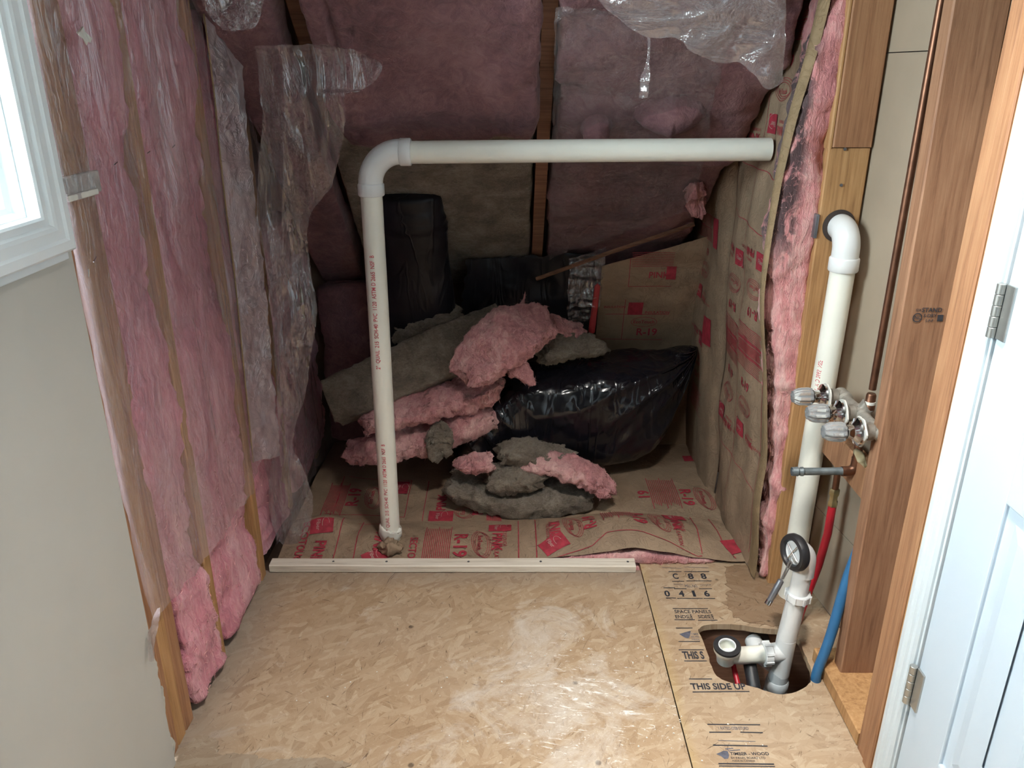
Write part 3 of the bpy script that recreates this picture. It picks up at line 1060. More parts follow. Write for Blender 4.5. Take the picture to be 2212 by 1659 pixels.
stud('stud', XR, 0.945, 1.338, 1.374, 0.0, 2.42, 'wood_red', wall_r)
stud('stud', XR - 0.004, 0.945, 1.302, 1.336, 0.0, 2.42, 'wood_red', wall_r)
stud('stud', XR - 0.002, 0.945, 1.262, 1.300, 0.0, 2.42, 'wood', wall_r)
stud('bottom_plate', XR, 0.915, 1.376, 1.66, 0.0, 0.038, 'wood', wall_r, axis=1)
stud('blocking', 0.834, 0.870, 1.61, 1.99, 0.475, 0.56, 'wood_red', wall_r, axis=1)
# nails, nail plate
for u, v, r in ((1825, 322, 0.004), (1817, 400, 0.004), (1859, 118, 0.005)):
    q = PY(u, v, 1.990)
    lathe('nail_head', q, (0, -1, 0), [(0, r), (0.0025, r * 0.9)], 'steel', wall_r, 12)
q = PX(1779, 493, 0.766)
box('nail_plate', 0.758, 0.7665, 1.985, 2.006, q.z - 0.032, q.z + 0.028, 'steel', wall_r, 0.002)
# grade stamp on the stud
ink = Ink()
q0 = PY(1972, 690, 1.588)
ink.ring(q0.x + 0.012, q0.z + 0.002, 0.010, 0.010, 0.0022)
ink.text(q0.x + 0.012, q0.z + 0.002, 'NL', 0.011)
ink.text(q0.x + 0.040, q0.z + 0.018, 'STAND', 0.013, bold=0.025)
ink.text(q0.x + 0.012, q0.z + 0.018, 'I2X', 0.008)
ink.text(q0.x + 0.038, q0.z + 0.006, 'S-DRY', 0.010, bold=0.02)
ink.text(q0.x + 0.038, q0.z - 0.005, 'S-P-F', 0.008, bold=0.02)
ink.rect(q0.x + 0.060, q0.z + 0.001, 0.012, 0.014)
ink.build('grade_stamp', lambda s, t: V((s, 1.568 + 0.030 * t - 0.0022, t)), 'ink_black', wall_r)

# drywall on the room side of the door wall, outside the frame
bm = bmesh.new()
bm_box(bm, XR - DW, XR, -1.6, 0.40, 0, 2.44)
bm_box(bm, XR - DW, XR, 0.40, 1.262, 2.06, 2.44)
from_bm('drywall', bm, 'paint', wall_r)
# torn plaster along the casing
vs, fs = [], []
for i in range(40):
    z = 0.02 + i * 0.0125
    e = 0.004 + 0.010 * max(0, noise.noise(V((4, 2, z * 9)))) + 0.014 * math.exp(-((z - 0.37) / 0.05) ** 2)
    vs += [(XR - 0.006, 1.262, z), (XR - 0.008, 1.264 + e, z), (XR - 0.001, 1.266 + e, z)]
for i in range(39):
    for j in range(2):
        fs.append((i * 3 + j, i * 3 + j + 1, i * 3 + 4 + j, i * 3 + 3 + j))
mesh('plaster_edge', vs, fs, 'paper', wall_r)

door = empty('door_1', (XR, 1.21, 0), 'pale blue-white panel door on the right with nickel hinges', kind='structure')
DXF = XR - 0.004                  # face of the door slab
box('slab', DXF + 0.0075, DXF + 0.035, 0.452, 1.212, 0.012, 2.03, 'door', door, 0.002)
def relief(name, y0, y1, z0, z1):
    box(name, DXF, DXF + 0.010, y0, y1, z0, z1, 'door', door, 0.003)
relief('stile', 1.092, 1.212, 0.012, 2.03)
relief('stile', 0.452, 0.562, 0.012, 2.03)
relief('mullion', 0.772, 0.882, 0.012, 2.03)
for z0, z1 in ((0.012, 0.25), (0.79, 0.98), (1.62, 1.72), (1.92, 2.03)):
    relief('rail', 0.560, 0.774, z0, z1)
    relief('rail', 0.880, 1.094, z0, z1)
for y0, y1 in ((0.561, 0.773), (0.881, 1.093)):
    for z0, z1 in ((0.25, 0.79), (0.98, 1.62), (1.72, 1.92)):
        rect_frame('panel', [(-0.001, 0.001), (-0.006, 0.004), (-0.012, 0.002), (-0.020, 0.002), (-0.045, -0.003), (-0.07, -0.003), (-0.099, -0.003)],
                   y0, y1, z0, z1, DXF + 0.006, 'door', door)
def hinge(v0, v1, u):
    zt, zb = PX(u, v0, DXF - 0.012).z, PX(u, v1, DXF - 0.012).z
    zm = (zt + zb) / 2
    h = 0.089
    root = box('hinge', DXF - 0.004, DXF + 0.001, 1.186, 1.2085, zm - h / 2, zm + h / 2, 'nickel', door, 0.001)
    for k in range(5):
        z0 = zm - h / 2 + k * h / 5
        w = 0.0004
        tube('knuckle', [(DXF - 0.008, 1.2150, z0 + w), (DXF - 0.008, 1.2150, z0 + 0.001), (DXF - 0.008, 1.2150, z0 + h / 5 - 0.001), (DXF - 0.008, 1.2150, z0 + h / 5 - w)],
             [0.0066, 0.0072, 0.0072, 0.0066], 'nickel', root, 14)
    return root
hinge(617, 738, 2160)
hinge(1438, 1560, 1975)
# casing beside the door, mitre profile run up the jamb
trim = empty('trim_1', (XR, 1.24, 0), 'white moulded door casing beside the open studs', kind='structure')
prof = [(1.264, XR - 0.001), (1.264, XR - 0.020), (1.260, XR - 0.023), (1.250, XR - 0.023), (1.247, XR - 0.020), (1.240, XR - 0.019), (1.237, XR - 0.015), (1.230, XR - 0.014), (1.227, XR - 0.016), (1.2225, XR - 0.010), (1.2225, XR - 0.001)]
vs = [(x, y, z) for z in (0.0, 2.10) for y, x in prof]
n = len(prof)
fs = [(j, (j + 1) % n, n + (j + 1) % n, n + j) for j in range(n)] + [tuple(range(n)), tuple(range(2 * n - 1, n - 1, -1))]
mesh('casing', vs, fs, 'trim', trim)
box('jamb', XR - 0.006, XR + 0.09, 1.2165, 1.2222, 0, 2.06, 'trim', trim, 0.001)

# ---- rear: knee wall, roof slope with rafters
wall_b = empty('wall_back', (0, YB, 0), 'low knee wall at the back of the recess', kind='structure')
box('backing', -0.87, 0.90, YB + 0.03, YB + 0.05, -0.30, 1.0, 'roofdeck', wall_b)
stud('stud', 0.27, 0.31, YB - 0.02, YB + 0.03, 0, 0.72, 'wood_red', wall_b)
stud('stud', -0.40, -0.36, YB - 0.02, YB + 0.03, 0, 0.72, 'wood_red', wall_b)
box('recess_subfloor', -0.86, 0.90, 2.064, YB + 0.05, -0.16, -0.14, 'roofdeck', wall_b, 0)

ceil = empty('ceiling', (0, 1.5, 2.44), 'sloping rafters under the roof deck above the recess', kind='structure')
RZ0, RSL = 0.709, 0.979
def roof(x, y, off=0.0):
    """point of the insulated slope at plan (x, y), lifted off inwards"""
    nrm = V((0, -RSL, -1)).normalized()
    return V((x, y, RZ0 + RSL * (3.0 - y))) + nrm * off
def roof_hit(u, v, off=0.0):
    d = ray(u, v)
    c = RZ0 - off * math.sqrt(1 + RSL * RSL)
    t = (c + RSL * 3.0 - CAM_H) / (d.z + RSL * d.y)
    return V((d.x * t, d.y * t, CAM_H + d.z * t))
a, b = roof(0, 3.12, -0.16), roof(0, 1.15, -0.16)
mesh('roof_deck', [(-0.9, a.y, a.z), (0.92, a.y, a.z), (0.92, b.y, b.z), (-0.9, b.y, b.z)], [(0, 1, 2, 3)], 'roofdeck', ceil)
for xc, roff in ((-0.545, -0.06), (0.092, 0.012)):
    vs = []
    for y in (3.02, 1.25):
        for off in (-0.14, roff):
            for x in (xc - 0.019, xc + 0.019):
                vs.append(roof(x, y, off))
    mesh('rafter', vs, [(0, 1, 3, 2), (4, 6, 7, 5), (0, 4, 5, 1), (2, 3, 7, 6), (0, 2, 6, 4), (1, 5, 7, 3)], 'joist', ceil)
bm = bmesh.new(); bm_box(bm, -0.87, 0.89, -1.6, 1.22, 2.44, 2.46)
from_bm('drywall', bm, 'paint', ceil)
wall_f = box('wall_front', -0.87, 0.89, -1.62, -1.6, 0, 2.46, 'paint')
tag(wall_f, 'painted wall behind the photographer', kind='structure')
# lamp fixture on the ceiling, out of the frame
lamp = empty('ceiling_lamp', (0.32, 0.92, 2.44), 'round recessed downlight in the ceiling above the frame', 'lamp')
lathe('trim_ring', (0.32, 0.92, 2.44), (0, 0, -1), [(0.0, 0.085), (0.0, 0.125), (0.006, 0.122), (0.010, 0.10), (0.004, 0.088)], 'white', lamp, 40, caps=False)
lathe('diffuser', (0.32, 0.92, 2.44), (0, 0, -1), [(0.0, 0.088), (0.004, 0.088)], 'lamp', lamp, 40)

# ================================================================== INSULATION IN THE WALLS AND ROOF
GW = 'pink wall batts on the left'
def wall_batt(label, y0, y1, x, z0, z1, seed, bulge=0.02, mat='pink_l', fz=2500):
    root = empty('wall_insulation', (XL, (y0 + y1) / 2, z0), label, 'insulation', group=GW)
    yc, w = (y0 + y1) / 2, (y1 - y0) / 2
    sp = []
    m = 11
    for i in range(m):
        f = i / (m - 1)
        z = z0 + (z1 - z0) * f
        b = bulge * (0.5 + 0.5 * math.sin(i * 2.1 + seed)) - 0.010
        ww = w + 0.018
        if z < 0.34:
            b += 0.012
            ww = w - 0.004
        sp.append(((x - 0.043 + b, yc, z), ww, 0.040))
    def keep(p):
        lim = XL + 0.0075 if p.z > 0.34 else XL + 0.03
        if p.x > lim:
            p.x = lim + (p.x - lim) * 0.04
        return p
    o = batt('batt', sp, mat, root, up=(1, 0, 0), crush=keep, rings=150, seg=40, amp=0.016, freq=9, amp2=0.010, freq2=32, power=5, endr=0.03, rag=0.012, seed=seed)
    if fz:
        fuzz(o, fz, 0.03, 'fibre_pink', bound=lambda c: c.x > XL - 0.02 and c.z < 0.55, seed=int(seed * 10))
    return root


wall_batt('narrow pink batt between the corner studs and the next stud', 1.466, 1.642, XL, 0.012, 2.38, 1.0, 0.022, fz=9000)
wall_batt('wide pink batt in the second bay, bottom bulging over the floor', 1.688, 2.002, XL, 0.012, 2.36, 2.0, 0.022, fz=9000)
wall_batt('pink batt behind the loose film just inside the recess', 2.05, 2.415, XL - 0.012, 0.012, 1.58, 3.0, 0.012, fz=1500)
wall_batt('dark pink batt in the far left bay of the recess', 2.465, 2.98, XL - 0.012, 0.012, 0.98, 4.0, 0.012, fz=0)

# right: batt turned edge-on beside the last stud, with its tan paper flange and kraft face
def kx(y, z):
    """x of the right kraft face"""
    base = 0.722 - 0.020 * math.exp(-((z - 0.95) / 0.5) ** 2)
    f = min(1, max(0, (y - 2.06) / 0.5))
    seam = 0.018 * math.exp(-((y - 2.53) / 0.025) ** 2)
    fold = 0.012 * noise.noise(V((1.7, y * 7, z * 5))) + 0.008 * noise.noise(V((4.0, y * 14, z * 3)))
    return base + 0.012 * math.sin(z * 5) * (1 - f) + seam + fold - 0.012 * math.sin(math.pi * f) + 0.03 * max(0.0, 0.25 - z)


def edge_x(z):
    """front edge of the facing, pulled towards the recess half way up"""
    return kx(2.06, z) - 0.040 * math.exp(-((z - 1.15) / 0.42) ** 2) - 0.012


rb = empty('batt_edge', (0.74, 2.08, 0), 'pink batt seen edge-on beside the last plumbing stud', 'insulation')
sp = []
for i in range(11):
    z = 0.004 + 2.05 * i / 10
    x0, x1 = edge_x(z) + (0.016 if z > 1.0 else 0.028), 0.792
    if z < 0.2:
        x1 = 0.785
    sp.append(((((x0 + x1) / 2), 2.060, z), (x1 - x0) / 2, 0.055))
o = batt('batt', sp, 'pink_v', rb, up=(0, -1, 0), rings=150, seg=44, amp=0.016, freq=11, amp2=0.007, freq2=42, power=3.0, endr=0.02, rag=0.006, seed=5.0)
fuzz(o, 9000, 0.024, 'fibre_pink', width=0.0003, bound=lambda c: c.y < 2.06, seed=3)


def grid_surface(name, f, s0, s1, t0, t1, ns, nt, mat, parent, thick=0.0):
    vs = [f(s0 + (s1 - s0) * i / ns, t0 + (t1 - t0) * j / nt) for j in range(nt + 1) for i in range(ns + 1)]
    fs = [(j * (ns + 1) + i, j * (ns + 1) + i + 1, (j + 1) * (ns + 1) + i + 1, (j + 1) * (ns + 1) + i) for j in range(nt) for i in range(ns)]
    o = mesh(name, vs, fs, mat, parent, True)
    return o


def right_map(s, t, off=0.0):
    # s runs towards the camera (text reads that way), t up ; y = 3 - s
    y = 3.0 - s
    return V((kx(y, t) - off, y, t))


GK = 'kraft faced batts of the recess'
kr = empty('kraft_batt', (0.74, 2.3, 0), 'kraft paper batt on the right wall nearest the room, two rows of red print', 'insulation', group=GK)
grid_surface('facing', lambda s, t: right_map(s, t), 0.47, 0.945, 0.004, 1.72, 40, 110, 'kraft', kr)
red, pale = Ink(), Ink()
for k in range(2):
    for side, s in ((0, 0.60), (1, 0.80)):
        for up, z in ((1, 0.30 + 0.9 * k), (-1, 0.98 + 0.9 * k)):
            if z > 1.7:
                continue
            # one print repeat running up (or down) the batt
            insulation_print(red, pale, s, z + (0.03 if side else 0.0), math.pi / 2 * up, 0.92, 1)
for s in (0.505, 0.70, 0.915):
    red.line(s, 0.05, s, 1.66, 0.002, wob=0.006)
for z in (0.27, 0.70, 1.02, 1.17):
    red.line(0.50, z + 0.02, 0.91, z - 0.01, 0.002, wob=0.008)
red.build('printing', lambda s, t: right_map(s, min(t, 1.71), 0.0018), 'ink_red', kr)
pale.build('printing', lambda s, t: right_map(s, min(t, 1.71), 0.0026), 'ink_white', kr)
# tan flange folded along the front edge
vs, fs = [], []
m = 90
for i in range(m + 1):
    z = 0.01 + 1.98 * i / m
    e = edge_x(z)
    w = 0.019 * min(1, max(0.10, (z - 0.7) / 0.8))
    vs += [(kx(2.075, z) - 0.001, 2.078, z), (e + 0.003, 2.024, z), (e + 0.005 + w * 0.25, 2.012, z), (e + 0.006 + w, 2.006 + 0.004 * noise.noise(V((1, 2, z * 9))), z)]
for i in range(m):
    for j in range(3):
        fs.append((i * 4 + j, i * 4 + j + 1, i * 4 + 5 + j, i * 4 + 4 + j))
mesh('flange', vs, fs, 'kraft_tan', kr, True)['label'] = 'tan paper flange along the front edge'

kr2 = empty('kraft_batt', (0.74, 2.75, 0), 'kraft paper batt on the right wall deeper in the recess, beside the bag tip', 'insulation', group=GK)
grid_surface('facing', lambda s, t: V((kx(3 - s, t) - 0.010 - 0.01 * math.sin(min(1, s / 0.46) * math.pi), 3 - s, t)), 0.012, 0.478, 0.004, 1.22, 30, 80, 'kraft', kr2)
red, pale = Ink(), Ink()
insulation_print(red, pale, 0.22, 0.62, math.pi / 2, 0.9)
insulation_print(red, pale, 0.22, 0.60, -math.pi / 2, 0.9)
red.rect(0.33, 0.58, 0.07, 0.10); red.rect(0.36, 0.93, 0.05, 0.10)
fm = lambda off: (lambda s, t: V((kx(3 - s, t) - 0.010 - 0.01 * math.sin(min(1, max(0, s) / 0.46) * math.pi) - off, 3 - s, t)))
red.build('printing', fm(0.0022), 'ink_red', kr2)
pale.build('printing', fm(0.003), 'ink_white', kr2)

# back wall kraft
def by(x, z):
    return 2.955 - 0.38 * max(0, z - 0.40) + 0.010 * noise.noise(V((x * 3, 2, z * 16))) + 0.006 * noise.noise(V((x * 12, 5, z * 6)))
kb = empty('kraft_batt', (0.52, 2.95, 0), 'upright kraft paper batt on the back wall behind the black bag', 'insulation', group=GK)
grid_surface('facing', lambda s, t: V((s, by(s, t * (0.78 + 0.32 * (s - 0.325))), t * (0.78 + 0.32 * (s - 0.325)))), 0.325, 0.735, 0.0, 1.0, 34, 70, 'kraft', kb)
red, pale = Ink(), Ink()
def bl(u, v):
    q = PY(u, v, 2.93); return q.x, q.z
red.rect(*bl(1368, 658), 0.055, 0.055)
red.text(*bl(1395, 715), 'R-19', 0.042, bold=0.02)
red.ring(*bl(1388, 690), 0.05, 0.022)
red.text(*bl(1388, 690), 'EcoTouch', 0.02)
red.text(*bl(1415, 668), 'INSULATION', 0.016)
red.text(*bl(1324, 655), 'INSULATION', 0.014)
red.rect(*bl(1438, 575), 0.035, 0.05)
red.text(*bl(1412, 580), 'PINK', 0.034)
for i in range(9):
    a = bl(1355, 528 + i * 4); red.line(a[0], a[1], a[0] + 0.15, a[1], 0.0015)
for (u0, v0, u1, v1) in ((1352, 540, 1350, 606), (1350, 606, 1440, 606), (1346, 636, 1342, 732), (1305, 672, 1440, 672), (1300, 732, 1430, 733)):
    a, b = bl(u0, v0), bl(u1, v1); red.line(*a, *b, 0.002)
red.build('printing', lambda s, t: V((s, by(s, t) - 0.0022, t)), 'ink_red', kb)
# red edge strip standing at the left side of that batt
a, b = PY(1294, 612, 2.90), PY(1279, 718, 2.93)
rs = batt('edge_strip', [((*PY(1277, 722, 2.84),), 0.013, 0.006), ((*PY(1284, 670, 2.84),), 0.012, 0.006), ((*PY(1291, 612, 2.83),), 0.011, 0.006)], 'tape_red', None, up=(0, -1, 0), rings=14, seg=12, amp=0.001, amp2=0, endr=0.003, rag=0)
tag(rs, 'red plastic strip upright at the left edge of the back kraft batt', 'strip')

# floor kraft batts
def kz(x, y, row):
    z = 0.006 + 0.006 * noise.noise(V((x * 6, y * 7, 1.0))) + 0.004 * noise.noise(V((x * 15, y * 14, 4.0)))
    if row == 0:
        f = min(1, max(0, (y - 2.085) / 0.26))
        hump = math.exp(-((x - 0.37) / 0.21) ** 2)
        z += hump * (0.034 + 0.030 * math.sin(math.pi * min(1, f * 0.85 + 0.15)))
        z += 0.022 * math.exp(-((x - 0.14) / 0.05) ** 2) * math.sin(math.pi * f)
        z += 0.045 * math.exp(-(((x + 0.62) / 0.10) ** 2 + ((y - 2.28) / 0.06) ** 2))
        z += 0.024 * math.exp(-(((x + 0.47) / 0.05) ** 2 + ((y - 2.20) / 0.05) ** 2))
        z += 0.010 * math.sin(math.pi * f)
    else:
        f = min(1, max(0, (y - 2.33) / 0.6))
        z += 0.012 * math.sin(math.pi * f) - 0.006
    return z


def floor_kraft(label, row, x0, x1, y0, y1, ns, nt):
    root = empty('kraft_batt', ((x0 + x1) / 2, (y0 + y1) / 2, 0), label, 'insulation', group=GK)
    def edge(s, t):
        yy = t
        if t <= y0 + 1e-6:
            yy = t + 0.006 * noise.noise(V((s * 14, 3, 1)))
        return V((s, yy, kz(s, t, row)))
    grid_surface('facing', edge, x0, x1, y0, y1, ns, nt, 'kraft', root)
    return root


kf = floor_kraft('kraft paper batt on the recess floor just behind the white board', 0, -0.735, 0.735, 2.094, 2.345, 120, 30)
kg = floor_kraft('kraft paper batt on the recess floor under the insulation pile', 1, -0.74, 0.735, 2.335, 2.98, 90, 44)
bm_fill = batt('filling', [((-0.70, 2.20, -0.062), 0.115, 0.060), ((0.0, 2.20, -0.062), 0.115, 0.060), ((0.72, 2.20, -0.062), 0.115, 0.060)], 'pink', kf, rings=40, seg=30, amp=0.004, amp2=0.003, endr=0.01, rag=0)
o = batt('filling', [((0.09, 2.118, 0.000), 0.022, 0.006), ((0.2, 2.113, 0.012), 0.022, 0.015), ((0.37, 2.113, 0.018), 0.022, 0.021), ((0.5, 2.113, 0.013), 0.022, 0.015), ((0.64, 2.118, 0.004), 0.020, 0.008)], 'pink', kf,
         rings=60, seg=24, amp=0.006, freq=22, amp2=0.004, freq2=60, power=2.6, endr=0.03, rag=0.006, seed=8)
o['label'] = 'pink filling showing under the lifted paper edge'
fuzz(o, 1800, 0.016, 'fibre_pink', seed=12)
batt('filling', [((-0.70, 2.66, -0.074), 0.30, 0.060), ((0.0, 2.66, -0.074), 0.30, 0.060), ((0.70, 2.66, -0.074), 0.30, 0.060)], 'pink', kg, rings=20, seg=30, amp=0.003, amp2=0.002, endr=0.01, rag=0)

red, pale = Ink(), Ink()
def fp(u, v, z=0.02):
    q = PZ(u, v, z); return q.x, q.y
H = math.pi / 2
def oval(x, y, rot, w=0.026, h=0.070, word='EcoTouch'):
    for d in (0, 0.006, 0.012):
        red.ring(x + d, y - d * 0.6, w, h, 0.0016, 0.12)
    red.text(x, y, word, 0.020, rot, 0.02)
def logo(x, y, rot=0.0, w=0.07, h=0.06):
    red.rect(x, y, w, h, rot)
    pale.text(x - 0.012, y, 'Fiber', 0.018, rot - H)
    pale.ring(x + 0.012, y + 0.006, 0.012, 0.022, 0.0016, rot, gap=12)
def block(u0, u1, v, rot=0.0):
    (xa, y), (xb, _) = fp(u0, v), fp(u1, v)
    h = 0.105
    for f in (0, 0.5, 1):
        x = xa + (xb - xa) * f
        red.line(x, y - h, x, y + h, 0.0026)
    for i in range(12):
        f = (i + 1 + (1 if i > 5 else 0)) / 14
        x = xa + (xb - xa) * f
        red.line(x, y - h * (0.72 + 0.2 * ((i * 5) % 4) / 4), x, y + h * 0.86, 0.0024)
# front row, read from left to right in the photo
red.text(*fp(650, 1178), 'ECOTOUCH', 0.036, -H, 0.02)
x, y = fp(697, 1150); logo(x, y, 0.1, 0.075, 0.055)
red.text(*fp(685, 1190), 'PINK', 0.050, -H, 0.03)
x, y = fp(731, 1168); red.line(x, 2.10, x, 2.31, 0.0030)
x, y = fp(773, 1168); red.line(x, 2.10, x, 2.31, 0.0030)
red.line(*fp(775, 1135), *fp(822, 1130), 0.0026)
x, y = fp(812, 1196); logo(x, y, 0.5, 0.085, 0.05)
red.text(*fp(818, 1176), 'PINK', 0.045, -H, 0.03)
red.text(*fp(890, 1184), 'SECTOR', 0.034, -H, 0.02)
block(916, 972, 1172)
red.text(*fp(993, 1178, 0.015), 'R-19', 0.060, -H, 0.03)
x, y = fp(1036, 1172); oval(x, y, -H)
x, y = fp(1080, 1138); logo(x, y, 0.0, 0.075, 0.05)
red.text(*fp(1073, 1168), 'PINK', 0.045, -H, 0.03)
red.text(*fp(1090, 1160), 'ECOTOUCH', 0.017, -H, 0.005)
red.text(*fp(1072, 1195), 'INSULATION', 0.020, -H, 0.005)
x, y = fp(1120, 1168); red.line(x, 2.10, x, 2.33, 0.0030)
x, y = fp(1158, 1165, 0.03); red.line(x, 2.10, x, 2.33, 0.0030)
x, y = fp(1197, 1182, 0.03); logo(x, y, 0.5, 0.085, 0.06)
red.text(*fp(1199, 1150, 0.04), 'PINK', 0.048, H, 0.03)
red.text(*fp(1184, 1152, 0.04), 'ECOTOUCH', 0.016, H, 0.005)
x, y = fp(1233, 1134, 0.05); oval(x, y, H)
red.text(*fp(1274, 1124, 0.06), 'R-19', 0.055, H, 0.03)
block(1296, 1358, 1118)
red.text(*fp(1378, 1116, 0.07), 'R-19', 0.060, -H, 0.03)
x, y = fp(1420, 1118, 0.07); oval(x, y, -H)
x, y = fp(1457, 1100, 0.065); logo(x, y, 0.1, 0.075, 0.05)
red.text(*fp(1459, 1126, 0.06), 'PINK', 0.040, -H, 0.03)
red.text(*fp(1473, 1128, 0.06), 'FIBERGLAS', 0.016, -H, 0.005)
red.text(*fp(1466, 1155, 0.05), 'INSULATION', 0.019, -H, 0.005)
pts = [(1205, 1190), (1280, 1178), (1310, 1162), (1375, 1163), (1450, 1174), (1510, 1188), (1518, 1186)]
for p, q in zip(pts, pts[1:]):
    red.line(*fp(*p, 0.05), *fp(*q, 0.05), 0.0026)
pts = [(1490, 1100), (1506, 1140), (1514, 1172), (1518, 1186)]
for p, q in zip(pts, pts[1:]):
    red.line(*fp(*p, 0.045), *fp(*q, 0.045), 0.0026)
pts = [(1530, 1118), (1550, 1150), (1562, 1180), (1590, 1202)]
for p, q in zip(pts, pts[1:]):
    red.line(*fp(*p, 0.02), *fp(*q, 0.02), 0.0026)
x, y = fp(1590, 1184, 0.01); red.rect(x, y, 0.085, 0.065, 0.4)
front = lambda off: (lambda s, t: V((s, min(2.344, max(2.092, t)), kz(s, min(2.344, max(2.092, t)), 0) + off)))
red.build('printing', front(0.0025), 'ink_red', kf)
pale.build('printing', front(0.0034), 'ink_white', kf)
red, pale = Ink(), Ink()
red.text(*fp(765, 1068), 'R-19', 0.060, H, 0.03)
x, y = fp(803, 1070); oval(x, y, H)
x, y = fp(868, 1050); logo(x, y, 0, 0.05, 0.09)
(xa, ya), (xb, yb) = fp(715, 1078), fp(748, 1062)
block(705, 745, 1072)
for u0, v0, u1, v1 in ((745, 1032, 720, 1106), (890, 1040, 873, 1114), (927, 1042, 910, 1130), (700, 1106, 873, 1114), (755, 1032, 890, 1040)):
    red.line(*fp(u0, v0, 0.01), *fp(u1, v1, 0.01), 0.0026)
x, y = fp(952, 1106); logo(x, y, 0, 0.085, 0.06)
red.text(*fp(955, 1080), 'PINK', 0.045, H, 0.03)
x, y = fp(1000, 1098); oval(x, y, H, 0.03, 0.03, 'Eco')
red.text(*fp(1033, 1100), 'R', 0.05, H, 0.03)
block(1052, 1082, 1108)
red.text(*fp(1392, 1066), '19', 0.055, H, 0.03)
block(1404, 1462, 1060)
red.text(*fp(1483, 1070), 'R-19', 0.055, -H, 0.03)
x, y = fp(1518, 1070); oval(x, y, -H)
x, y = fp(1490, 984); red.rect(x, y, 0.05, 0.05)
back = lambda off: (lambda s, t: V((s, min(2.978, max(2.348, t)), kz(s, min(2.978, max(2.348, t)), 1) + off)))
red.build('printing', back(0.0025), 'ink_red', kg)
pale.build('printing', back(0.0034), 'ink_white', kg)

# roof batts
GR = 'pink batts under the roof slope'
def roof_batt(label, pts, mat='pink_shaded', seed=1.0, name='roof_insulation', group=GR, fz=0, **kw):
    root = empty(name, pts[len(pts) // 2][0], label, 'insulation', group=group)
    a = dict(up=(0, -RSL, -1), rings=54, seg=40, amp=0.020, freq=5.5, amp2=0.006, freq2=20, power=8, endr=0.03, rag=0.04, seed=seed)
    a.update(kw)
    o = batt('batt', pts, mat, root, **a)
    if fz:
        fuzz(o, fz, 0.03, 'fibre_pink', seed=int(seed * 3))
    return root
def rp(x, u_v, off):
    """spine point at plan x and the photo height v on the slope"""
    q = roof_hit(1106, u_v, off); return (x, q.y, q.z)
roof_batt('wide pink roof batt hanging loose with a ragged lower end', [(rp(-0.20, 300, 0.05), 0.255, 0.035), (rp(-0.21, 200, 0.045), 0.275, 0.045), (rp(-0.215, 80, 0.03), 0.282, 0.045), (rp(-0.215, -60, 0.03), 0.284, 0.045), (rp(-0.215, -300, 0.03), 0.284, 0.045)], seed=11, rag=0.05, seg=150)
rbm = bpy.data.objects['roof_insulation'].children[0]
lift = V((0, RSL, 1)).normalized()
for (u0, v0), (u1, v1), dep in (((878, 0), (918, 235), 0.020), ((922, 0), (962, 240), 0.022), ((690, 0), (735, 150), 0.016)):
    p0, p1 = roof_hit(u0, v0, 0.08), roof_hit(u1, v1, 0.08)
    for v_ in rbm.data.vertices:
        f = (v_.co.y - p0.y) / (p1.y - p0.y)
        if f < 1.15:
            xl = p0.x + (p1.x - p0.x) * f + 0.01 * noise.noise(V((3, v_.co.y * 9, u0)))
            v_.co += lift * (dep * math.exp(-((v_.co.x - xl) / 0.008) ** 2))
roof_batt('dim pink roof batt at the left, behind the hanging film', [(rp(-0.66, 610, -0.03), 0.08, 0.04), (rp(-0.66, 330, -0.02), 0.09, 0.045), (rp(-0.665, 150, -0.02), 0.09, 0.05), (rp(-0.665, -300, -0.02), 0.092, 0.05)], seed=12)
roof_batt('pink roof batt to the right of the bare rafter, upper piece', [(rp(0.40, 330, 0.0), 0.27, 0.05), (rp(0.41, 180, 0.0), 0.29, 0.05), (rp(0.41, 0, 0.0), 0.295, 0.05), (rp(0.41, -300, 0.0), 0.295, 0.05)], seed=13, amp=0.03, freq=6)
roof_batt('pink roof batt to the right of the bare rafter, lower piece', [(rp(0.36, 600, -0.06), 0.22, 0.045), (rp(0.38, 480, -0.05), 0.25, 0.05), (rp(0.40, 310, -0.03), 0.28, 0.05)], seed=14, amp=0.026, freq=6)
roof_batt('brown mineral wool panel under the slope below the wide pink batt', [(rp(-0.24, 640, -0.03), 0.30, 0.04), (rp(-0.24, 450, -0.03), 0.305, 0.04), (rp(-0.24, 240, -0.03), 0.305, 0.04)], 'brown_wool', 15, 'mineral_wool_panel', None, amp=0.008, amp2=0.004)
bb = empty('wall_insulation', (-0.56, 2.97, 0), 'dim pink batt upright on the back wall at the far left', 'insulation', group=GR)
batt('batt', [((-0.57, 2.965, 0.01), 0.165, 0.035), ((-0.57, 2.965, 0.35), 0.17, 0.04), ((-0.57, 2.93, 0.70), 0.165, 0.035)], 'pink_shaded', bb, up=(0, -1, 0), rings=40, seg=40, amp=0.016, freq=8, power=6, endr=0.03, seed=17)
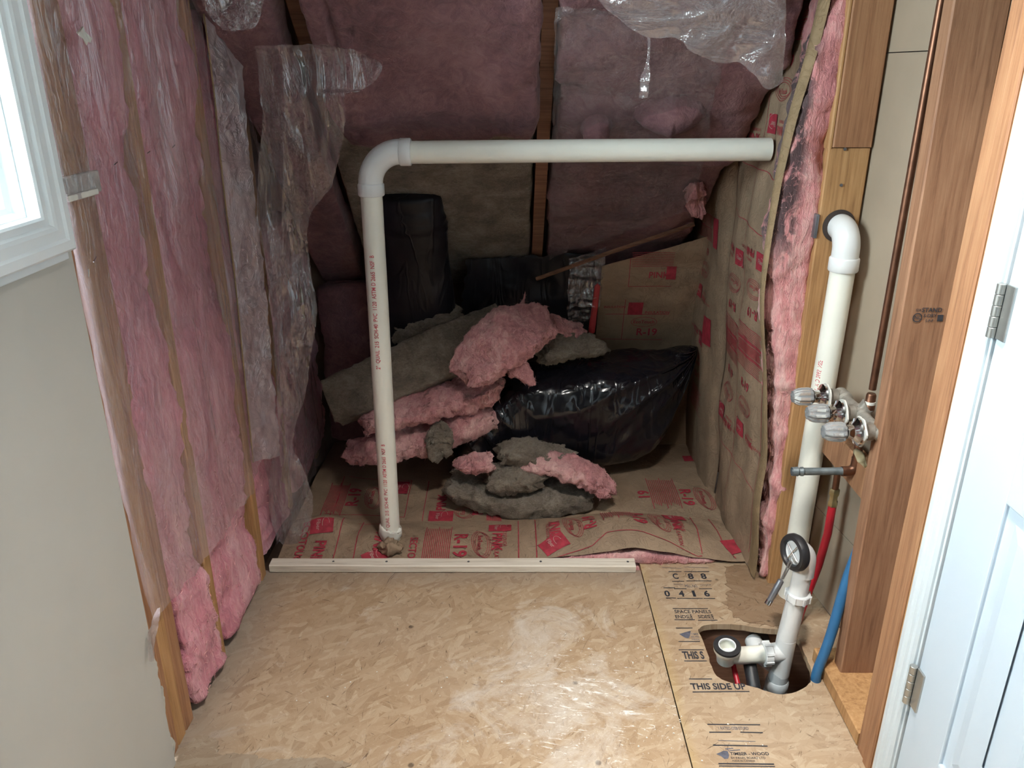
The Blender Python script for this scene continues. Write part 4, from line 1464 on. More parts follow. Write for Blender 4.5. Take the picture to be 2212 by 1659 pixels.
# wads of pink fibre caught on the slope and at the upper right corner
GWAD = 'loose wads on the slope'
def wad(label, c, rx, rz, seed, mat='pink_shaded', depth=0.05, fz=0, lump=0.28):
    c = V(c)
    o = batt('insulation_wad', [((c.x - rx, c.y, c.z - 0.1 * rz), depth * 0.7, rz * 0.6), ((c.x, c.y, c.z), depth, rz), ((c.x + rx, c.y, c.z + 0.1 * rz), depth * 0.7, rz * 0.7)], mat, None, up=(0, -0.3, 1), rings=34, seg=26,
             amp=rz * lump, freq=8 if lump < 0.5 else 20, amp2=0.004, freq2=35, power=2.2, endr=rx * 0.6, rag=0.015, seed=seed)
    tag(o, label, 'insulation', GWAD)
    return o
wad('rounded pink wad on the slope just above the long pipe', roof_hit(1290, 275, 0.06), 0.045, 0.055, 21)
wad('broad pink wad bulging on the slope above the right pipe end', roof_hit(1450, 240, 0.055), 0.10, 0.06, 22)
wad('crumpled pink wad tucked against the right kraft wall below the pipe', PY(1502, 425, 2.62), 0.035, 0.075, 23, 'pink', 0.03, 0, 0.6)
wad('small torn wad in the upper right corner under the film', PY(1562, 290, 2.50), 0.05, 0.04, 24, 'pink', 0.03, 0, 0.6)
# lath
a, b = PY(1158, 603, 2.80), PY(1500, 484, 2.74)
o = tube('wooden_lath', [a, a.lerp(b, 0.5) + V((0, 0, 0.004)), b], 0.007, 'joist', None, 4)
tag(o, 'thin wooden lath slanting up to the right below the slope', 'lath')

# ================================================================== PILE IN THE RECESS
GP = 'torn insulation pieces in the pile'
def piece(label, spine, mat, seed, name='insulation_piece', fz=0, **kw):
    a = dict(up=(0, -0.6, 0.8), rings=90, seg=56, amp=0.016, freq=12, amp2=0.008, freq2=42, power=3.6, endr=0.05, rag=0.04, seed=seed, tear=0.006)
    a.update(kw)
    sp = [((*PY(u, v, y),), w, t) for (u, v, y, w, t) in spine]
    root = empty(name, sp[0][0], label, 'insulation', group=GP)
    o = batt('batt', sp, mat, root, **a)
    if fz:
        fuzz(o, fz, 0.022, 'fibre_pink' if mat.startswith('pink') else 'fibre_brown', seed=int(seed))
    return root


piece('large grey-brown wool slab slanting across the left of the pile', [(712, 872, 2.56, 0.083, 0.042), (800, 834, 2.58, 0.088, 0.044), (900, 790, 2.61, 0.092, 0.045), (1000, 746, 2.65, 0.092, 0.045), (1095, 706, 2.69, 0.085, 0.042)],
      'brown_wool', 31, fz=1500, amp=0.005, amp2=0.005, power=10, endr=0.008, rag=0.012, up=(0.10, -0.80, 0.60), tear=0.0)
piece('frayed brown wool scrap on top of the slab, behind', [(848, 742, 2.70, 0.03, 0.020), (895, 706, 2.72, 0.055, 0.03), (945, 684, 2.73, 0.062, 0.035), (1000, 676, 2.74, 0.04, 0.025)], 'brown_wool', 32, fz=1500, amp=0.016, rag=0.04)
piece('pink batt chunk folded over the top of the pile', [(1000, 822, 2.47, 0.070, 0.028), (1045, 770, 2.50, 0.092, 0.036), (1095, 728, 2.54, 0.10, 0.040), (1145, 700, 2.60, 0.09, 0.038), (1190, 698, 2.66, 0.055, 0.028)],
      'pink', 33, fz=4000, amp=0.016, up=(-0.25, -0.75, 0.6), power=4.5, endr=0.03)
piece('small pink tongue reaching right from the top chunk', [(1180, 705, 2.72, 0.05, 0.025), (1220, 712, 2.74, 0.045, 0.025), (1272, 716, 2.76, 0.03, 0.018)], 'pink', 34, fz=800)
piece('upright wisp of pink fibre at the very top of the pile', [(1130, 690, 2.66, 0.02, 0.018), (1126, 668, 2.66, 0.014, 0.012), (1132, 645, 2.665, 0.007, 0.006), (1134, 632, 2.67, 0.003, 0.003)], 'pink', 35, fz=200, amp=0.006, endr=0.01, rag=0.01, rings=24, seg=16, up=(0, -1, 0))
piece('flat brown wool strip under the pink tongue, above the bag', [(1150, 762, 2.66, 0.05, 0.025), (1210, 750, 2.68, 0.055, 0.03), (1265, 748, 2.70, 0.05, 0.028), (1312, 745, 2.72, 0.03, 0.022)], 'brown_wool', 36, fz=1200)
piece('torn pink scrap hanging over the black bag', [(1095, 800, 2.50, 0.03, 0.015), (1122, 800, 2.49, 0.035, 0.018), (1140, 815, 2.48, 0.022, 0.012), (1158, 838, 2.47, 0.006, 0.005)], 'pink', 37, fz=500, amp=0.010, rag=0.02, endr=0.02, rings=30, seg=24)
piece('long pink batt under the brown slab, upper layer', [(770, 920, 2.50, 0.05, 0.022), (850, 893, 2.51, 0.065, 0.030), (930, 872, 2.53, 0.07, 0.036), (1010, 850, 2.56, 0.07, 0.040), (1090, 815, 2.60, 0.06, 0.040)],
      'pink', 38, fz=3000, up=(0.1, -0.35, 0.93))
piece('long pink batt under the brown slab, lowest layer', [(740, 980, 2.50, 0.045, 0.022), (830, 965, 2.51, 0.07, 0.034), (920, 935, 2.54, 0.085, 0.042), (1000, 905, 2.57, 0.085, 0.042), (1080, 880, 2.60, 0.07, 0.036)],
      'pink', 39, fz=3000, up=(0.1, -0.35, 0.93))
piece('small dark wool clump beside the left end of the bag', [(945, 915, 2.50, 0.03, 0.03), (952, 950, 2.47, 0.045, 0.04), (950, 995, 2.45, 0.04, 0.035)], 'brown_wool', 40, fz=900, up=(0, -1, 0.2), amp=0.012)
piece('big wool slab lying flat at the bottom of the front heap', [(955, 1045, 2.45, 0.06, 0.028), (1030, 1060, 2.45, 0.085, 0.040), (1110, 1072, 2.44, 0.09, 0.040), (1190, 1074, 2.44, 0.085, 0.036), (1282, 1064, 2.46, 0.06, 0.030)],
      'brown_wool', 41, fz=2500, up=(0, -0.2, 1), amp=0.012, tear=0.006)
piece('wool lump in the middle of the front heap', [(1042, 1040, 2.43, 0.05, 0.022), (1090, 1030, 2.43, 0.07, 0.034), (1135, 1028, 2.43, 0.065, 0.034), (1185, 1026, 2.44, 0.045, 0.026)], 'brown_wool', 42, fz=1200, up=(0, -0.3, 1), amp=0.010)
piece('top wool flake of the front heap, against the bag', [(1066, 982, 2.47, 0.04, 0.020), (1120, 974, 2.47, 0.055, 0.026), (1180, 982, 2.47, 0.05, 0.022), (1246, 976, 2.48, 0.025, 0.012)], 'brown_wool', 43, fz=1000, up=(0, -0.4, 1), amp=0.009)
piece('salmon pink strip at the left of the front heap', [(982, 1000, 2.43, 0.03, 0.016), (1020, 1002, 2.42, 0.042, 0.024), (1075, 994, 2.43, 0.04, 0.022)], 'pink', 44, fz=700, up=(0, -0.4, 1), amp=0.009)
piece('pink strip drooping off the right of the front heap', [(1125, 998, 2.44, 0.035, 0.018), (1190, 1003, 2.43, 0.048, 0.024), (1245, 1016, 2.42, 0.055, 0.028), (1295, 1042, 2.41, 0.05, 0.028), (1328, 1062, 2.41, 0.032, 0.020)],
      'pink', 45, fz=1500, up=(0.2, -0.4, 1), amp=0.010)

# black refuse bag, full, tied off to a point at the upper right
def bag():
    root = empty('refuse_bag', PY(1245, 990, 2.72), 'shiny black plastic bag lying stuffed, knotted corner pointing up right', 'bag')
    sp = [(984, 988, 2.64, 0.03, 0.025), (1015, 955, 2.66, 0.09, 0.075), (1060, 920, 2.69, 0.13, 0.130), (1115, 898, 2.70, 0.15, 0.170), (1180, 893, 2.71, 0.155, 0.190), (1260, 888, 2.72, 0.155, 0.200), (1330, 882, 2.73, 0.155, 0.207),
          (1390, 872, 2.74, 0.145, 0.198), (1430, 852, 2.75, 0.12, 0.168), (1462, 815, 2.76, 0.08, 0.110), (1488, 778, 2.77, 0.038, 0.050), (1507, 751, 2.78, 0.006, 0.008)]
    pts = [((*PY(u, v, y),), w, t) for u, v, y, w, t in sp]
    def crush(p):
        if p.z < 0.022:
            p = V((p.x, p.y, 0.022 + (p.z - 0.022) * 0.08))
        p.y = min(p.y, 2.925)
        return p
    o = batt('bag_skin', pts, 'black', root, up=(0, -0.1, 1), rings=150, seg=110, amp=0.014, freq=5, amp2=0.003, freq2=16, power=3.1, endr=0.02, rag=0.0, seed=51, crush=crush, fixt=(1, 0, 0))
    # tension folds gathered towards the knot
    knot = V(pts[-1][0])
    for v in o.data.vertices:
        d = v.co - knot
        L = d.length
        a = math.atan2(d.z, -d.x)
        f = math.exp(-L / 0.38)
        v.co += V((0, -1, 0.3)) * (0.030 * f * (1 - abs(math.sin(a * 11 + 1.2 * noise.noise(v.co * 4)))) ** 2 * min(1, L / 0.06))
        g = math.exp(-((v.co.x + 0.10) / 0.14) ** 2)
        v.co += V((0, -1, 0)) * (0.016 * g * (1 - abs(math.sin(v.co.x * 30 + v.co.z * 24 + noise.noise(v.co * 4)))) ** 2)
    return root
bag()

# black sleeved duct rising up the slope
root = empty('sleeved_duct', (-0.33, 2.75, 0.03), 'black plastic sleeved duct standing dark behind the pile', 'duct')
sp = []
for i in range(9):
    f = i / 8
    sp.append(((-0.325 - 0.025 * f, 2.90 - 0.25 * f, 0.03 + 1.04 * f), 0.155 - 0.035 * f, 0.075 - 0.01 * f))
o = batt('sleeve', sp, 'black_duct', root, up=(0, -1, 0), rings=90, seg=60, amp=0.006, freq=6, amp2=0.002, freq2=20, power=2.2, endr=0.02, rag=0, seed=61)
ztop = sp[-1][0][2]
for v in o.data.vertices:          # gathered rings near the top
    z = v.co.z
    for zc in (ztop - 0.085, ztop - 0.105, ztop - 0.125):
        k = math.exp(-((z - zc - 0.02 * v.co.x) / 0.006) ** 2)
        v.co += (V((v.co.x + 0.34, v.co.y - 2.68, 0)).normalized()) * (0.008 * k)
# dark bundled film on the floor of the recess behind the pile
o = sheet('dark_film', [PY(1010, 560, 2.86), PY(1000, 640, 2.86), PY(995, 720, 2.88)], [PY(1285, 545, 2.86), PY(1288, 640, 2.88), PY(1280, 740, 2.90)], 'black_duct', None, 50, 50, 0.016, 4, (0, -1, 0), 3, 0.01)
tag(o, 'sheet of dark plastic crumpled against the back wall', 'plastic sheet')

# ================================================================== CLEAR PLASTIC FILM
def fl(name, label, L, R, mat, **kw):
    o = sheet(name, L, R, mat, None, **kw)
    return tag(o, label, 'plastic sheet')

# vapour barrier stapled over the left studs, cut level about where the tub rim was
XF = XL + 0.010
zb = [(1.320, 0.36), (1.350, 0.368), (1.396, 0.369), (1.50, 0.362), (1.644, 0.343), (1.80, 0.338), (1.942, 0.336), (2.04, 0.370), (2.085, 0.385)]
def film_wall():
    nu, nv = 90, 150
    vs, fs = [], []
    for j in range(nv + 1):
        for i in range(nu + 1):
            y = 1.3262 + (2.082 - 1.3262) * i / nu
            for (a, za), (b, zb_) in zip(zb, zb[1:]):
                if a <= y <= b:
                    z0 = za + (zb_ - za) * (y - a) / (b - a)
            z0 += 0.006 * noise.noise(V((y * 30, 2, 2)))
            f = j / nv
            z = z0 + (2.40 - z0) * f
            # taut over studs, sagging into the bays
            bay = 0.0
            for c, w in ((1.553, 0.08), (1.845, 0.15)):
                bay += math.exp(-((y - c) / w) ** 4)
            x = XF + 0.006 * bay + 0.007 * noise.noise(V((1, y * 14, z * 2.2))) + 0.012 * bay * noise.noise(V((3, y * 9, z * 3))) \
                + 0.006 * (1 - min(1, abs(noise.noise(V((5, y * 16 + z * 2, z * 2.5)))) * 5))
            if f < 0.12:
                x += (0.12 - f) / 0.12 * (0.012 + 0.012 * noise.noise(V((1, y * 8, 9))))
            vs.append((max(x, XF + 0.001), y, z))
    for j in range(nv):
        for i in range(nu):
            a = j * (nu + 1) + i
            fs.append((a, a + 1, a + nu + 2, a + nu + 1))
    o = mesh('vapour_barrier', vs, fs, 'film_wall', None, True)
    tag(o, 'clear plastic film stapled over the left wall insulation, cut off low down', 'plastic sheet')
    return o
film_wall()
# the film's free edge wrapped on a strip that stands into the recess
XA, XB = XL + 0.014, -0.700
Lp = [PX(438, 30, XA), PX(460, 200, XA), PX(480, 400, XA), PX(505, 600, XA), PX(525, 800, XA), PX(545, 998, XA)]
Rp = [PX(520, 30, XB), PX(527, 200, XB), PX(548, 420, XB), PX(573, 620, XB), PX(588, 820, XB), PX(606, 985, XB)]
fl('film_flap', 'pale wrinkled film flap folded along the edge of the left wall', Lp, Rp, 'film_flap', nu=18, nv=120, fold=0.006, ffreq=22, fdir=(1, -0.5, 0), seed=1, edge=0.003, ridge=0.004)
pts = [V((p.x + 0.004, p.y - 0.004, p.z)) for p in Lp]
o = tube('twine', [V(q) for q in catmull([tuple(p) for p in pts], 40)], 0.0022, 'kraft_tan', None, 6)
tag(o, 'tan cord edge running down the left film flap', 'cord')

hang = [((550, 98), (690, 96)), ((553, 112), (768, 110)), ((556, 138), (823, 142)), ((560, 175), (792, 190)), ((563, 215), (746, 206)), ((566, 260), (745, 260)), ((562, 330), (733, 330)), ((556, 400), (715, 400)),
        ((556, 470), (668, 470)), ((572, 560), (668, 560)), ((582, 640), (684, 660)), ((590, 720), (679, 720)), ((594, 790), (669, 780)), ((598, 860), (660, 850)), ((600, 930), (632, 950)), ((585, 1010), (655, 1010)), ((580, 1080), (676, 1080)),
        ((590, 1140), (668, 1140)), ((612, 1196), (640, 1200))]
Lp = [PY(*l, 2.10 + 0.09 * min(1, i / 10)) for i, (l, r) in enumerate(hang)]
Rp = [PY(*r, (2.07 if i < 5 else min(2.26, 2.07 + 0.04 * (i - 4))) - 0.06 * max(0, i - 13) / 5) for i, (l, r) in enumerate(hang)]
for L_ in (Lp, Rp):
    for p in L_:
        p.z = max(p.z, 0.012)
fl('hanging_film', 'large torn sheet of clear film hanging crumpled inside the recess', Lp, Rp, 'film_hang', nu=80, nv=170, fold=0.022, ffreq=3.2, fdir=(0.3, -1, 0), seed=2, edge=0.004, stretch=(2.6, 1, 0.7), ridge=0.012, pin=1)
# film against the far left wall of the recess
Lp = [PX(660, v, -0.735) for v in (300, 480, 660, 840, 1000)]
fl('recess_film', 'dim film clinging to the deep left side of the recess', [V((-0.738, 2.12, z)) for z in (1.5, 1.1, 0.7, 0.35, 0.05)], [V((-0.725, 2.78 - 0.0 * z, z)) for z in (0.88, 0.75, 0.5, 0.3, 0.05)], 'film_roof',
   nu=60, nv=70, fold=0.010, ffreq=8, fdir=(1, 0, 0), seed=6, stretch=(1, 1.6, 0.6), ridge=0.008)
# scrap at the very top left
fl('film_scrap', 'short tongue of clear film hanging from above at the top edge', [PY(432, -120, 1.96), PY(434, -30, 1.96), PY(440, 20, 1.96), PY(474, 60, 1.955), PY(480, 64, 1.955)], [PY(590, -120, 1.98), PY(574, -30, 1.98), PY(566, 10, 1.98), PY(552, 58, 1.97), PY(500, 66, 1.96)],
   'film_hang', nu=30, nv=40, fold=0.012, ffreq=12, seed=7, edge=0.002, ridge=0.006)
# sheet sagging under the slope at the upper right
lo = [(1270, -20), (1340, 45), (1400, 82), (1460, 86), (1500, 120), (1560, 135), (1590, 134), (1612, 150), (1640, 180), (1664, 192), (1690, 178)]
hi = [(1262, -60), (1330, -160), (1390, -170), (1450, -175), (1500, -178), (1550, -180), (1590, -180), (1620, -180), (1645, -180), (1670, -180), (1705, -180)]
fl('slope_film', 'grey film sagging across the upper right of the recess', [PY(u, v, 2.01) for u, v in lo], [PY(u, v, 1.90) for u, v in hi], 'film_slope', nu=40, nv=90, fold=0.020, ffreq=7, fdir=(0, -1, 0.3), seed=9, edge=0.003, stretch=(0.5, 1, 1.4), ridge=0.010)
# taut film over the right roof batts
c = [roof_hit(1200, 20, 0.085), roof_hit(1195, 200, 0.085), roof_hit(1190, 400, 0.075), roof_hit(1185, 560, 0.06)]
d = [roof_hit(1600, 20, 0.085), roof_hit(1545, 200, 0.085), roof_hit(1510, 380, 0.075), roof_hit(1470, 460, 0.06)]
fl('roof_film', 'thin film stretched below the roof batts right of the rafter', c, d, 'film_roof', nu=40, nv=60, fold=0.012, ffreq=7, fdir=(0, -1, -1), seed=10, ridge=0.006)
# crinkled clear piece by the red strip
fl('film_scrap', 'small crinkled piece of clear film catching light by the red strip', [PY(1230, 560, 2.84), PY(1225, 640, 2.84), PY(1228, 700, 2.86)], [PY(1310, 535, 2.82), PY(1300, 620, 2.84), PY(1290, 690, 2.86)], 'film_hang', nu=34, nv=40, fold=0.02, ffreq=16, fdir=(0, -1, 0), seed=12, stretch=(0.5, 1, 2.2), ridge=0.010)

# staples and a curled torn lip on the vapour barrier
vb = bpy.data.objects['vapour_barrier']
for u, v, ang in ((250, 353, 0.25), (375, 316, 0.3), (321, 329, 0.2), (502, 280, 0.0), (205, 560, 0.5), (192, 590, 1.2), (120, 358, 0.4), (305, 1180, 1.2)):
    q = PX(u, v, XF + 0.022)
    d = V((0, math.cos(ang), math.sin(ang))) * 0.007
    tube('staple', [q - d, q + d], 0.0011, 'chrome', vb, 6)
lip = sheet('torn_lip', [PX(318, 1428, XF + 0.012), PX(319, 1395, XF + 0.014), PX(322, 1360, XF + 0.016), PX(340, 1315, XF + 0.014)], [PX(330, 1428, XF + 0.03), PX(333, 1392, XF + 0.034), PX(338, 1358, XF + 0.036), PX(347, 1312, XF + 0.022)], 'film_flap', vb,
            nu=8, nv=30, fold=0.006, ffreq=18, fdir=(1, 0, 0), seed=14, edge=0.003)
# narrow ribbon of film torn from the slope
fl('film_ribbon', 'narrow glinting ribbon of torn film dangling from the slope film', [PY(1398, 78, 2.03), PY(1398, 130, 2.04), PY(1384, 170, 2.05), PY(1381, 212, 2.06)], [PY(1406, 82, 2.02), PY(1404, 130, 2.03), PY(1404, 170, 2.04), PY(1399, 212, 2.05)], 'film_slope',
   nu=10, nv=40, fold=0.006, ffreq=24, seed=15, edge=0.002, ridge=0.005)

# torn tape on the left film
q = PX(181, 78, XF + 0.02)
vs = [PX(u, v, XF + 0.02 + 0.004 * k) for k, (u, v) in enumerate(((166, 70), (180, 57), (184, 68), (199, 83), (196, 92), (190, 90), (188, 98), (180, 84), (170, 75)))]
o = mesh('tape_scrap', vs + [v + V((-0.0012, 0, 0)) for v in vs], [tuple(range(9)), tuple(range(17, 8, -1))] + [(i, i + 9, (i + 1) % 9 + 9, (i + 1) % 9) for i in range(9)], 'paper')
tag(o, 'torn white scrap stuck high on the left film', 'scrap')

# ================================================================== PIPES
# long drain-vent: upright, elbow, horizontal run into the right wall
vent = empty('pvc_vent_pipe', (-0.393, 2.21, 0), 'white plastic pipe rising from the recess floor and turning right across it', 'pipe')
R2 = 0.0301
XV, YV, ZH = -0.386, 2.21, 1.232
EL = 0.085
tube('upright', [(-0.393, YV, 0.012), (-0.390, YV, 0.4), (-0.387, YV, 0.8), (XV, YV, ZH - EL - 0.02)], R2, 'pvc', vent, 32)
tube('run', [(XV + EL + 0.02, YV, ZH - 0.004), (0.15, YV, ZH), (0.694, YV, ZH + 0.004)], R2, 'pvc', vent, 32)
c = (XV + EL, YV, ZH - EL - 0.002)
arcp = arc(c, (-EL, 0, 0), (0, 0, EL), 12)
tube('elbow', [V((XV, YV, ZH - EL - 0.012))] + arcp + [V((XV + EL + 0.010, YV, ZH - 0.002))], 0.0335, 'pvc_fit', vent, 32)
tube('elbow_collar', [(XV, YV, ZH - EL - 0.034), (XV, YV, ZH - EL - 0.031), (XV, YV, ZH - EL - 0.003), (XV, YV, ZH - EL)], [0.034, 0.0365, 0.0365, 0.034], 'pvc_fit', vent, 32)
tube('elbow_collar', [(XV + EL - 0.002, YV, ZH - 0.003), (XV + EL + 0.001, YV, ZH - 0.003), (XV + EL + 0.027, YV, ZH - 0.003), (XV + EL + 0.030, YV, ZH - 0.003)], [0.034, 0.0365, 0.0365, 0.034], 'pvc_fit', vent, 32)
o = batt('paper_collar', [((-0.393, 2.21, 0.018), 0.034, 0.034), ((-0.393, 2.21, 0.045), 0.036, 0.036), ((-0.391, 2.21, 0.068), 0.035, 0.035)], 'paper', vent, up=(0, -1, 0), rings=16, seg=36, amp=0.004, freq=30, amp2=0.002, power=2, endr=0.004, rag=0.02)
o['label'] = 'ragged white sleeve at the pipe foot'
# printed line on the upright
ink = Ink()
ink.text(0, 0.385, '2"  QUAIL  215  SCH-40  PVC  1120  ASTM D 2665  NSF  B', 0.017, H, 0.010, 0.92)
ink.text(0, 0.385 + 0.36, '', 0.017)
ink2 = Ink()
def pipe_wrap(z0):
    def f(s, t):
        a = s / R2 - 0.08
        z = t
        xc = -0.393 + 0.006 * z / 1.1
        return V((xc + (R2 + 0.0006) * math.sin(a), YV - (R2 + 0.0006) * math.cos(a), z))
    return f
def pipe_text(zc, length):
    k = Ink()
    pts, fs = text2d('2"  QUAIL  215  SCH-40  PVC  1120  ASTM D 2665  NSF  B', 1.0, 0.012)
    xs = [p[0] for p in pts]; w = max(xs) - min(xs)
    s = length / w
    k.add([(x * s, y * s * 1.25) for x, y in pts], fs, 0, zc, H)
    k.build('printing', pipe_wrap(zc), 'ink_pipe', vent)
zt, zb_ = PY(812, 552, 2.18).z, PY(825, 798, 2.18).z
pipe_text((zt + zb_) / 2, zt - zb_)
zt, zb_ = PY(832, 960, 2.18).z, PY(840, 1150, 2.18).z
pipe_text((zt + zb_) / 2, zt - zb_)

# vent in the plumbing wall
wv = empty('pvc_wall_pipe', (0.812, 1.935, 0), 'white plastic pipe upright in the plumbing wall, elbow into the stud', 'pipe')
XW, YW = 0.824, 1.937
ZE = PY(1822, 495, 1.96).z
e2 = 0.050
tube('upright', [(0.812, YW, 0.0), (0.816, YW, 0.4), (0.822, YW, 0.8), (XW, YW, ZE - e2 - 0.02)], R2, 'pvc', wv, 32)
c = (XW, YW + e2, ZE - e2)
tube('elbow', [V((XW, YW, ZE - e2 - 0.03))] + arc(c, (0, -e2, 0), (0, 0, e2), 12) + [V((XW, YW + e2 + 0.004, ZE))], 0.0325, 'pvc_fit', wv, 32)
tube('elbow_collar', [(XW, YW, ZE - e2 - 0.050), (XW, YW, ZE - e2 - 0.047), (XW, YW, ZE - e2 - 0.018), (XW, YW, ZE - e2 - 0.015)], [0.034, 0.0362, 0.0362, 0.034], 'pvc_fit', wv, 32)
lathe('hole_shade_disc', (XW - 0.004, 1.9915, ZE + 0.002), (0, -1, 0), [(0, 0.041), (0.0012, 0.041)], 'dark', wv, 32)  # dark disc on the stud face, shade of the bore put into colour
k = Ink()
pts, fs = text2d('2"  QUAIL  215  SCH-40  PVC  1120  ASTM D 2665  NSF', 1.0, 0.012)
k.add([(x * 0.0115, y * 0.018) for x, y in pts], fs, 0, 0.60, H)
k.build('printing', lambda s, t: V((0.814 + 0.010 * t - 0.0307 * math.cos(s / R2 * 1.0 - 0.55), YW + 0.0307 * math.sin(s / R2 - 0.55), t)), 'ink_pipe', wv)

# tub waste and overflow
tw = empty('tub_waste', (0.722, 1.68, -0.2), 'white tub drain and overflow assembly standing in the floor hole', 'drain')
XT, YT = 0.724, 1.68
RT = 0.0245
tube('overflow_pipe', [(0.716, YT, 0.05), (0.722, YT, 0.12), (0.728, YT, 0.20), (0.732, YT, 0.262), (0.732, YT, 0.29)], [RT, RT, RT * 0.96, RT * 0.96, RT * 0.96], 'pvc_fit', tw, 28)
c = (0.708, YT, 0.29)
tube('overflow_elbow', [V((0.733, YT, 0.25))] + [V((0.7085, YT, 0.29)) + V((0.0245 * math.cos(a), 0, 0.032 * math.sin(a))) for a in [math.pi / 2 * i / 8 for i in range(9)]], 0.026, 'pvc_fit', tw, 28)
on = V((-1, -0.32, 0.05)).normalized()
oc = V((0.703, YT - 0.004, 0.318))
lathe('gasket', oc, on, [(-0.012, 0.030), (-0.010, 0.044), (-0.004, 0.047), (0.006, 0.047), (0.012, 0.044), (0.013, 0.034), (0.008, 0.031), (-0.004, 0.030), (-0.012, 0.030)], 'rubber', tw, 40, caps=False)
lathe('overflow_plate', oc, on, [(-0.006, 0.031), (0.004, 0.031), (0.006, 0.028), (0.003, 0.018), (0.004, 0.006), (0.006, 0.004)], 'pvc_fit', tw, 32)
for k in range(2):
    a = 0.5 + k * math.pi / 2
    d = V((0, 1, 0)) * math.cos(a) + V((0, 0, 1)) * math.sin(a)
    d = (d - on * d.dot(on)).normalized()
    tube('grille_bar', [oc + on * 0.008 + d * -0.026, oc + on * 0.009, oc + on * 0.008 + d * 0.026], 0.0016, 'chrome', tw, 8)
rod0, rod1 = PY(1706, 1212, 1.61), PY(1688, 1252, 1.60)
tube('linkage_rod', [oc + on * 0.012 + V((0, 0, -0.012)), rod0, rod1], 0.0022, 'chrome', tw, 10)
tube('linkage_rod', [oc + on * 0.012 + V((0, -0.004, -0.018)), rod0 + V((0.006, 0, -0.004)), rod1 + V((0.004, 0, 0.001))], 0.0016, 'chrome', tw, 8)
rod2 = PY(1659, 1304, 1.585)
dd = (rod2 - rod1)
tube('linkage_weight', [rod1, rod1 + dd * 0.04, rod1 + dd * 0.3, rod1 + dd * 0.9, rod2], [0.004, 0.0075, 0.008, 0.0075, 0.005], 'steel', tw, 14)
tube('linkage_tip', [rod1 + dd * 0.86, rod2 + dd * 0.03], 0.0086, 'chrome', tw, 14)
def slip_nut(c, axis, r, name='slip_nut'):
    c, axis = V(c), V(axis).normalized()
    ref = V((0, 0, 1)) if abs(axis.z) < 0.9 else V((0, 1, 0))
    u = ref.cross(axis).normalized(); w = axis.cross(u)
    root = lathe(name, c, axis, [(-0.011, r * 0.93), (-0.009, r), (0.009, r), (0.011, r * 0.93)], 'pvc_fit', tw, 32)
    for k in range(8):
        a = 2 * math.pi * k / 8 + 0.2
        q = c + u * (math.cos(a) * r) + w * (math.sin(a) * r)
        t = -u * math.sin(a) + w * math.cos(a)
        o_ = u * math.cos(a) + w * math.sin(a)
        vs = [q + axis * sa * 0.010 + t * st * 0.003 + o_ * so for sa in (-1, 1) for st in (-1, 1) for so in (-0.002, 0.0028)]
        mesh('lug', vs, [(0, 1, 3, 2), (4, 6, 7, 5), (0, 4, 5, 1), (2, 3, 7, 6), (0, 2, 6, 4), (1, 5, 7, 3)], 'pvc_fit', root)
    return root
slip_nut((0.7285, YT, 0.186), (0.05, 0, 1), 0.0305)
tube('tee', [(0.712, YT, -0.06), (0.714, YT, 0.0), (0.7165, YT, 0.055)], RT + 0.0005, 'pvc_fit', tw, 28)
tube('tee_branch', [(0.712, YT, 0.010), (0.672, YT - 0.004, 0.008)], RT + 0.0005, 'pvc_fit', tw, 28)
slip_nut((0.668, YT - 0.005, 0.008), (1, 0.08, 0), 0.030)
tube('shoe_pipe', [(0.675, YT - 0.004, 0.008), (0.640, YT - 0.006, 0.006), (0.600, YT - 0.008, 0.004), (0.578, YT - 0.010, 0.008), (0.566, YT - 0.010, 0.020)], [0.0225, 0.0225, 0.0225, 0.0235, 0.022], 'pvc', tw, 28)
cup = V((0.560, YT - 0.012, 0.0))
ca = V((-0.06, -0.16, 1))
lathe('shoe_cup', cup, ca, [(-0.018, 0.016), (-0.010, 0.023), (0.010, 0.025), (0.014, 0.027), (0.020, 0.027), (0.024, 0.029), (0.030, 0.0335), (0.040, 0.0345), (0.042, 0.032), (0.042, 0.021), (0.030, 0.020), (0.018, 0.016)], 'pvc', tw, 40)
lathe('shoe_gasket', cup, ca, [(0.040, 0.022), (0.040, 0.0345), (0.043, 0.0355), (0.047, 0.0345), (0.048, 0.0215), (0.044, 0.021), (0.040, 0.022)], 'rubber', tw, 40, caps=False)
lathe('shoe_rim', cup, ca, [(0.046, 0.0190), (0.0488, 0.0200), (0.0492, 0.0220), (0.047, 0.0228), (0.044, 0.021), (0.044, 0.019), (0.046, 0.0190)], 'pvc_fit', tw, 36, caps=False)
tube('tailpiece', [(0.712, YT, -0.05), (0.710, YT, -0.075), (0.708, YT, -0.12)], [RT, RT + 0.001, RT + 0.001], 'pvc_grey', tw, 28)
tube('coupling', [(0.709, YT, -0.080), (0.709, YT, -0.084), (0.7085, YT, -0.108), (0.708, YT, -0.112), (0.708, YT, -0.118), (0.707, YT, -0.16), (0.706, YT, -0.164)], [0.027, 0.030, 0.030, 0.028, 0.0305, 0.0305, 0.028], 'pvc_grey', tw, 28)
tube('lower_pipe', [(0.706, YT, -0.16), (0.704, YT, -0.262)], 0.027, 'pvc', tw, 28)

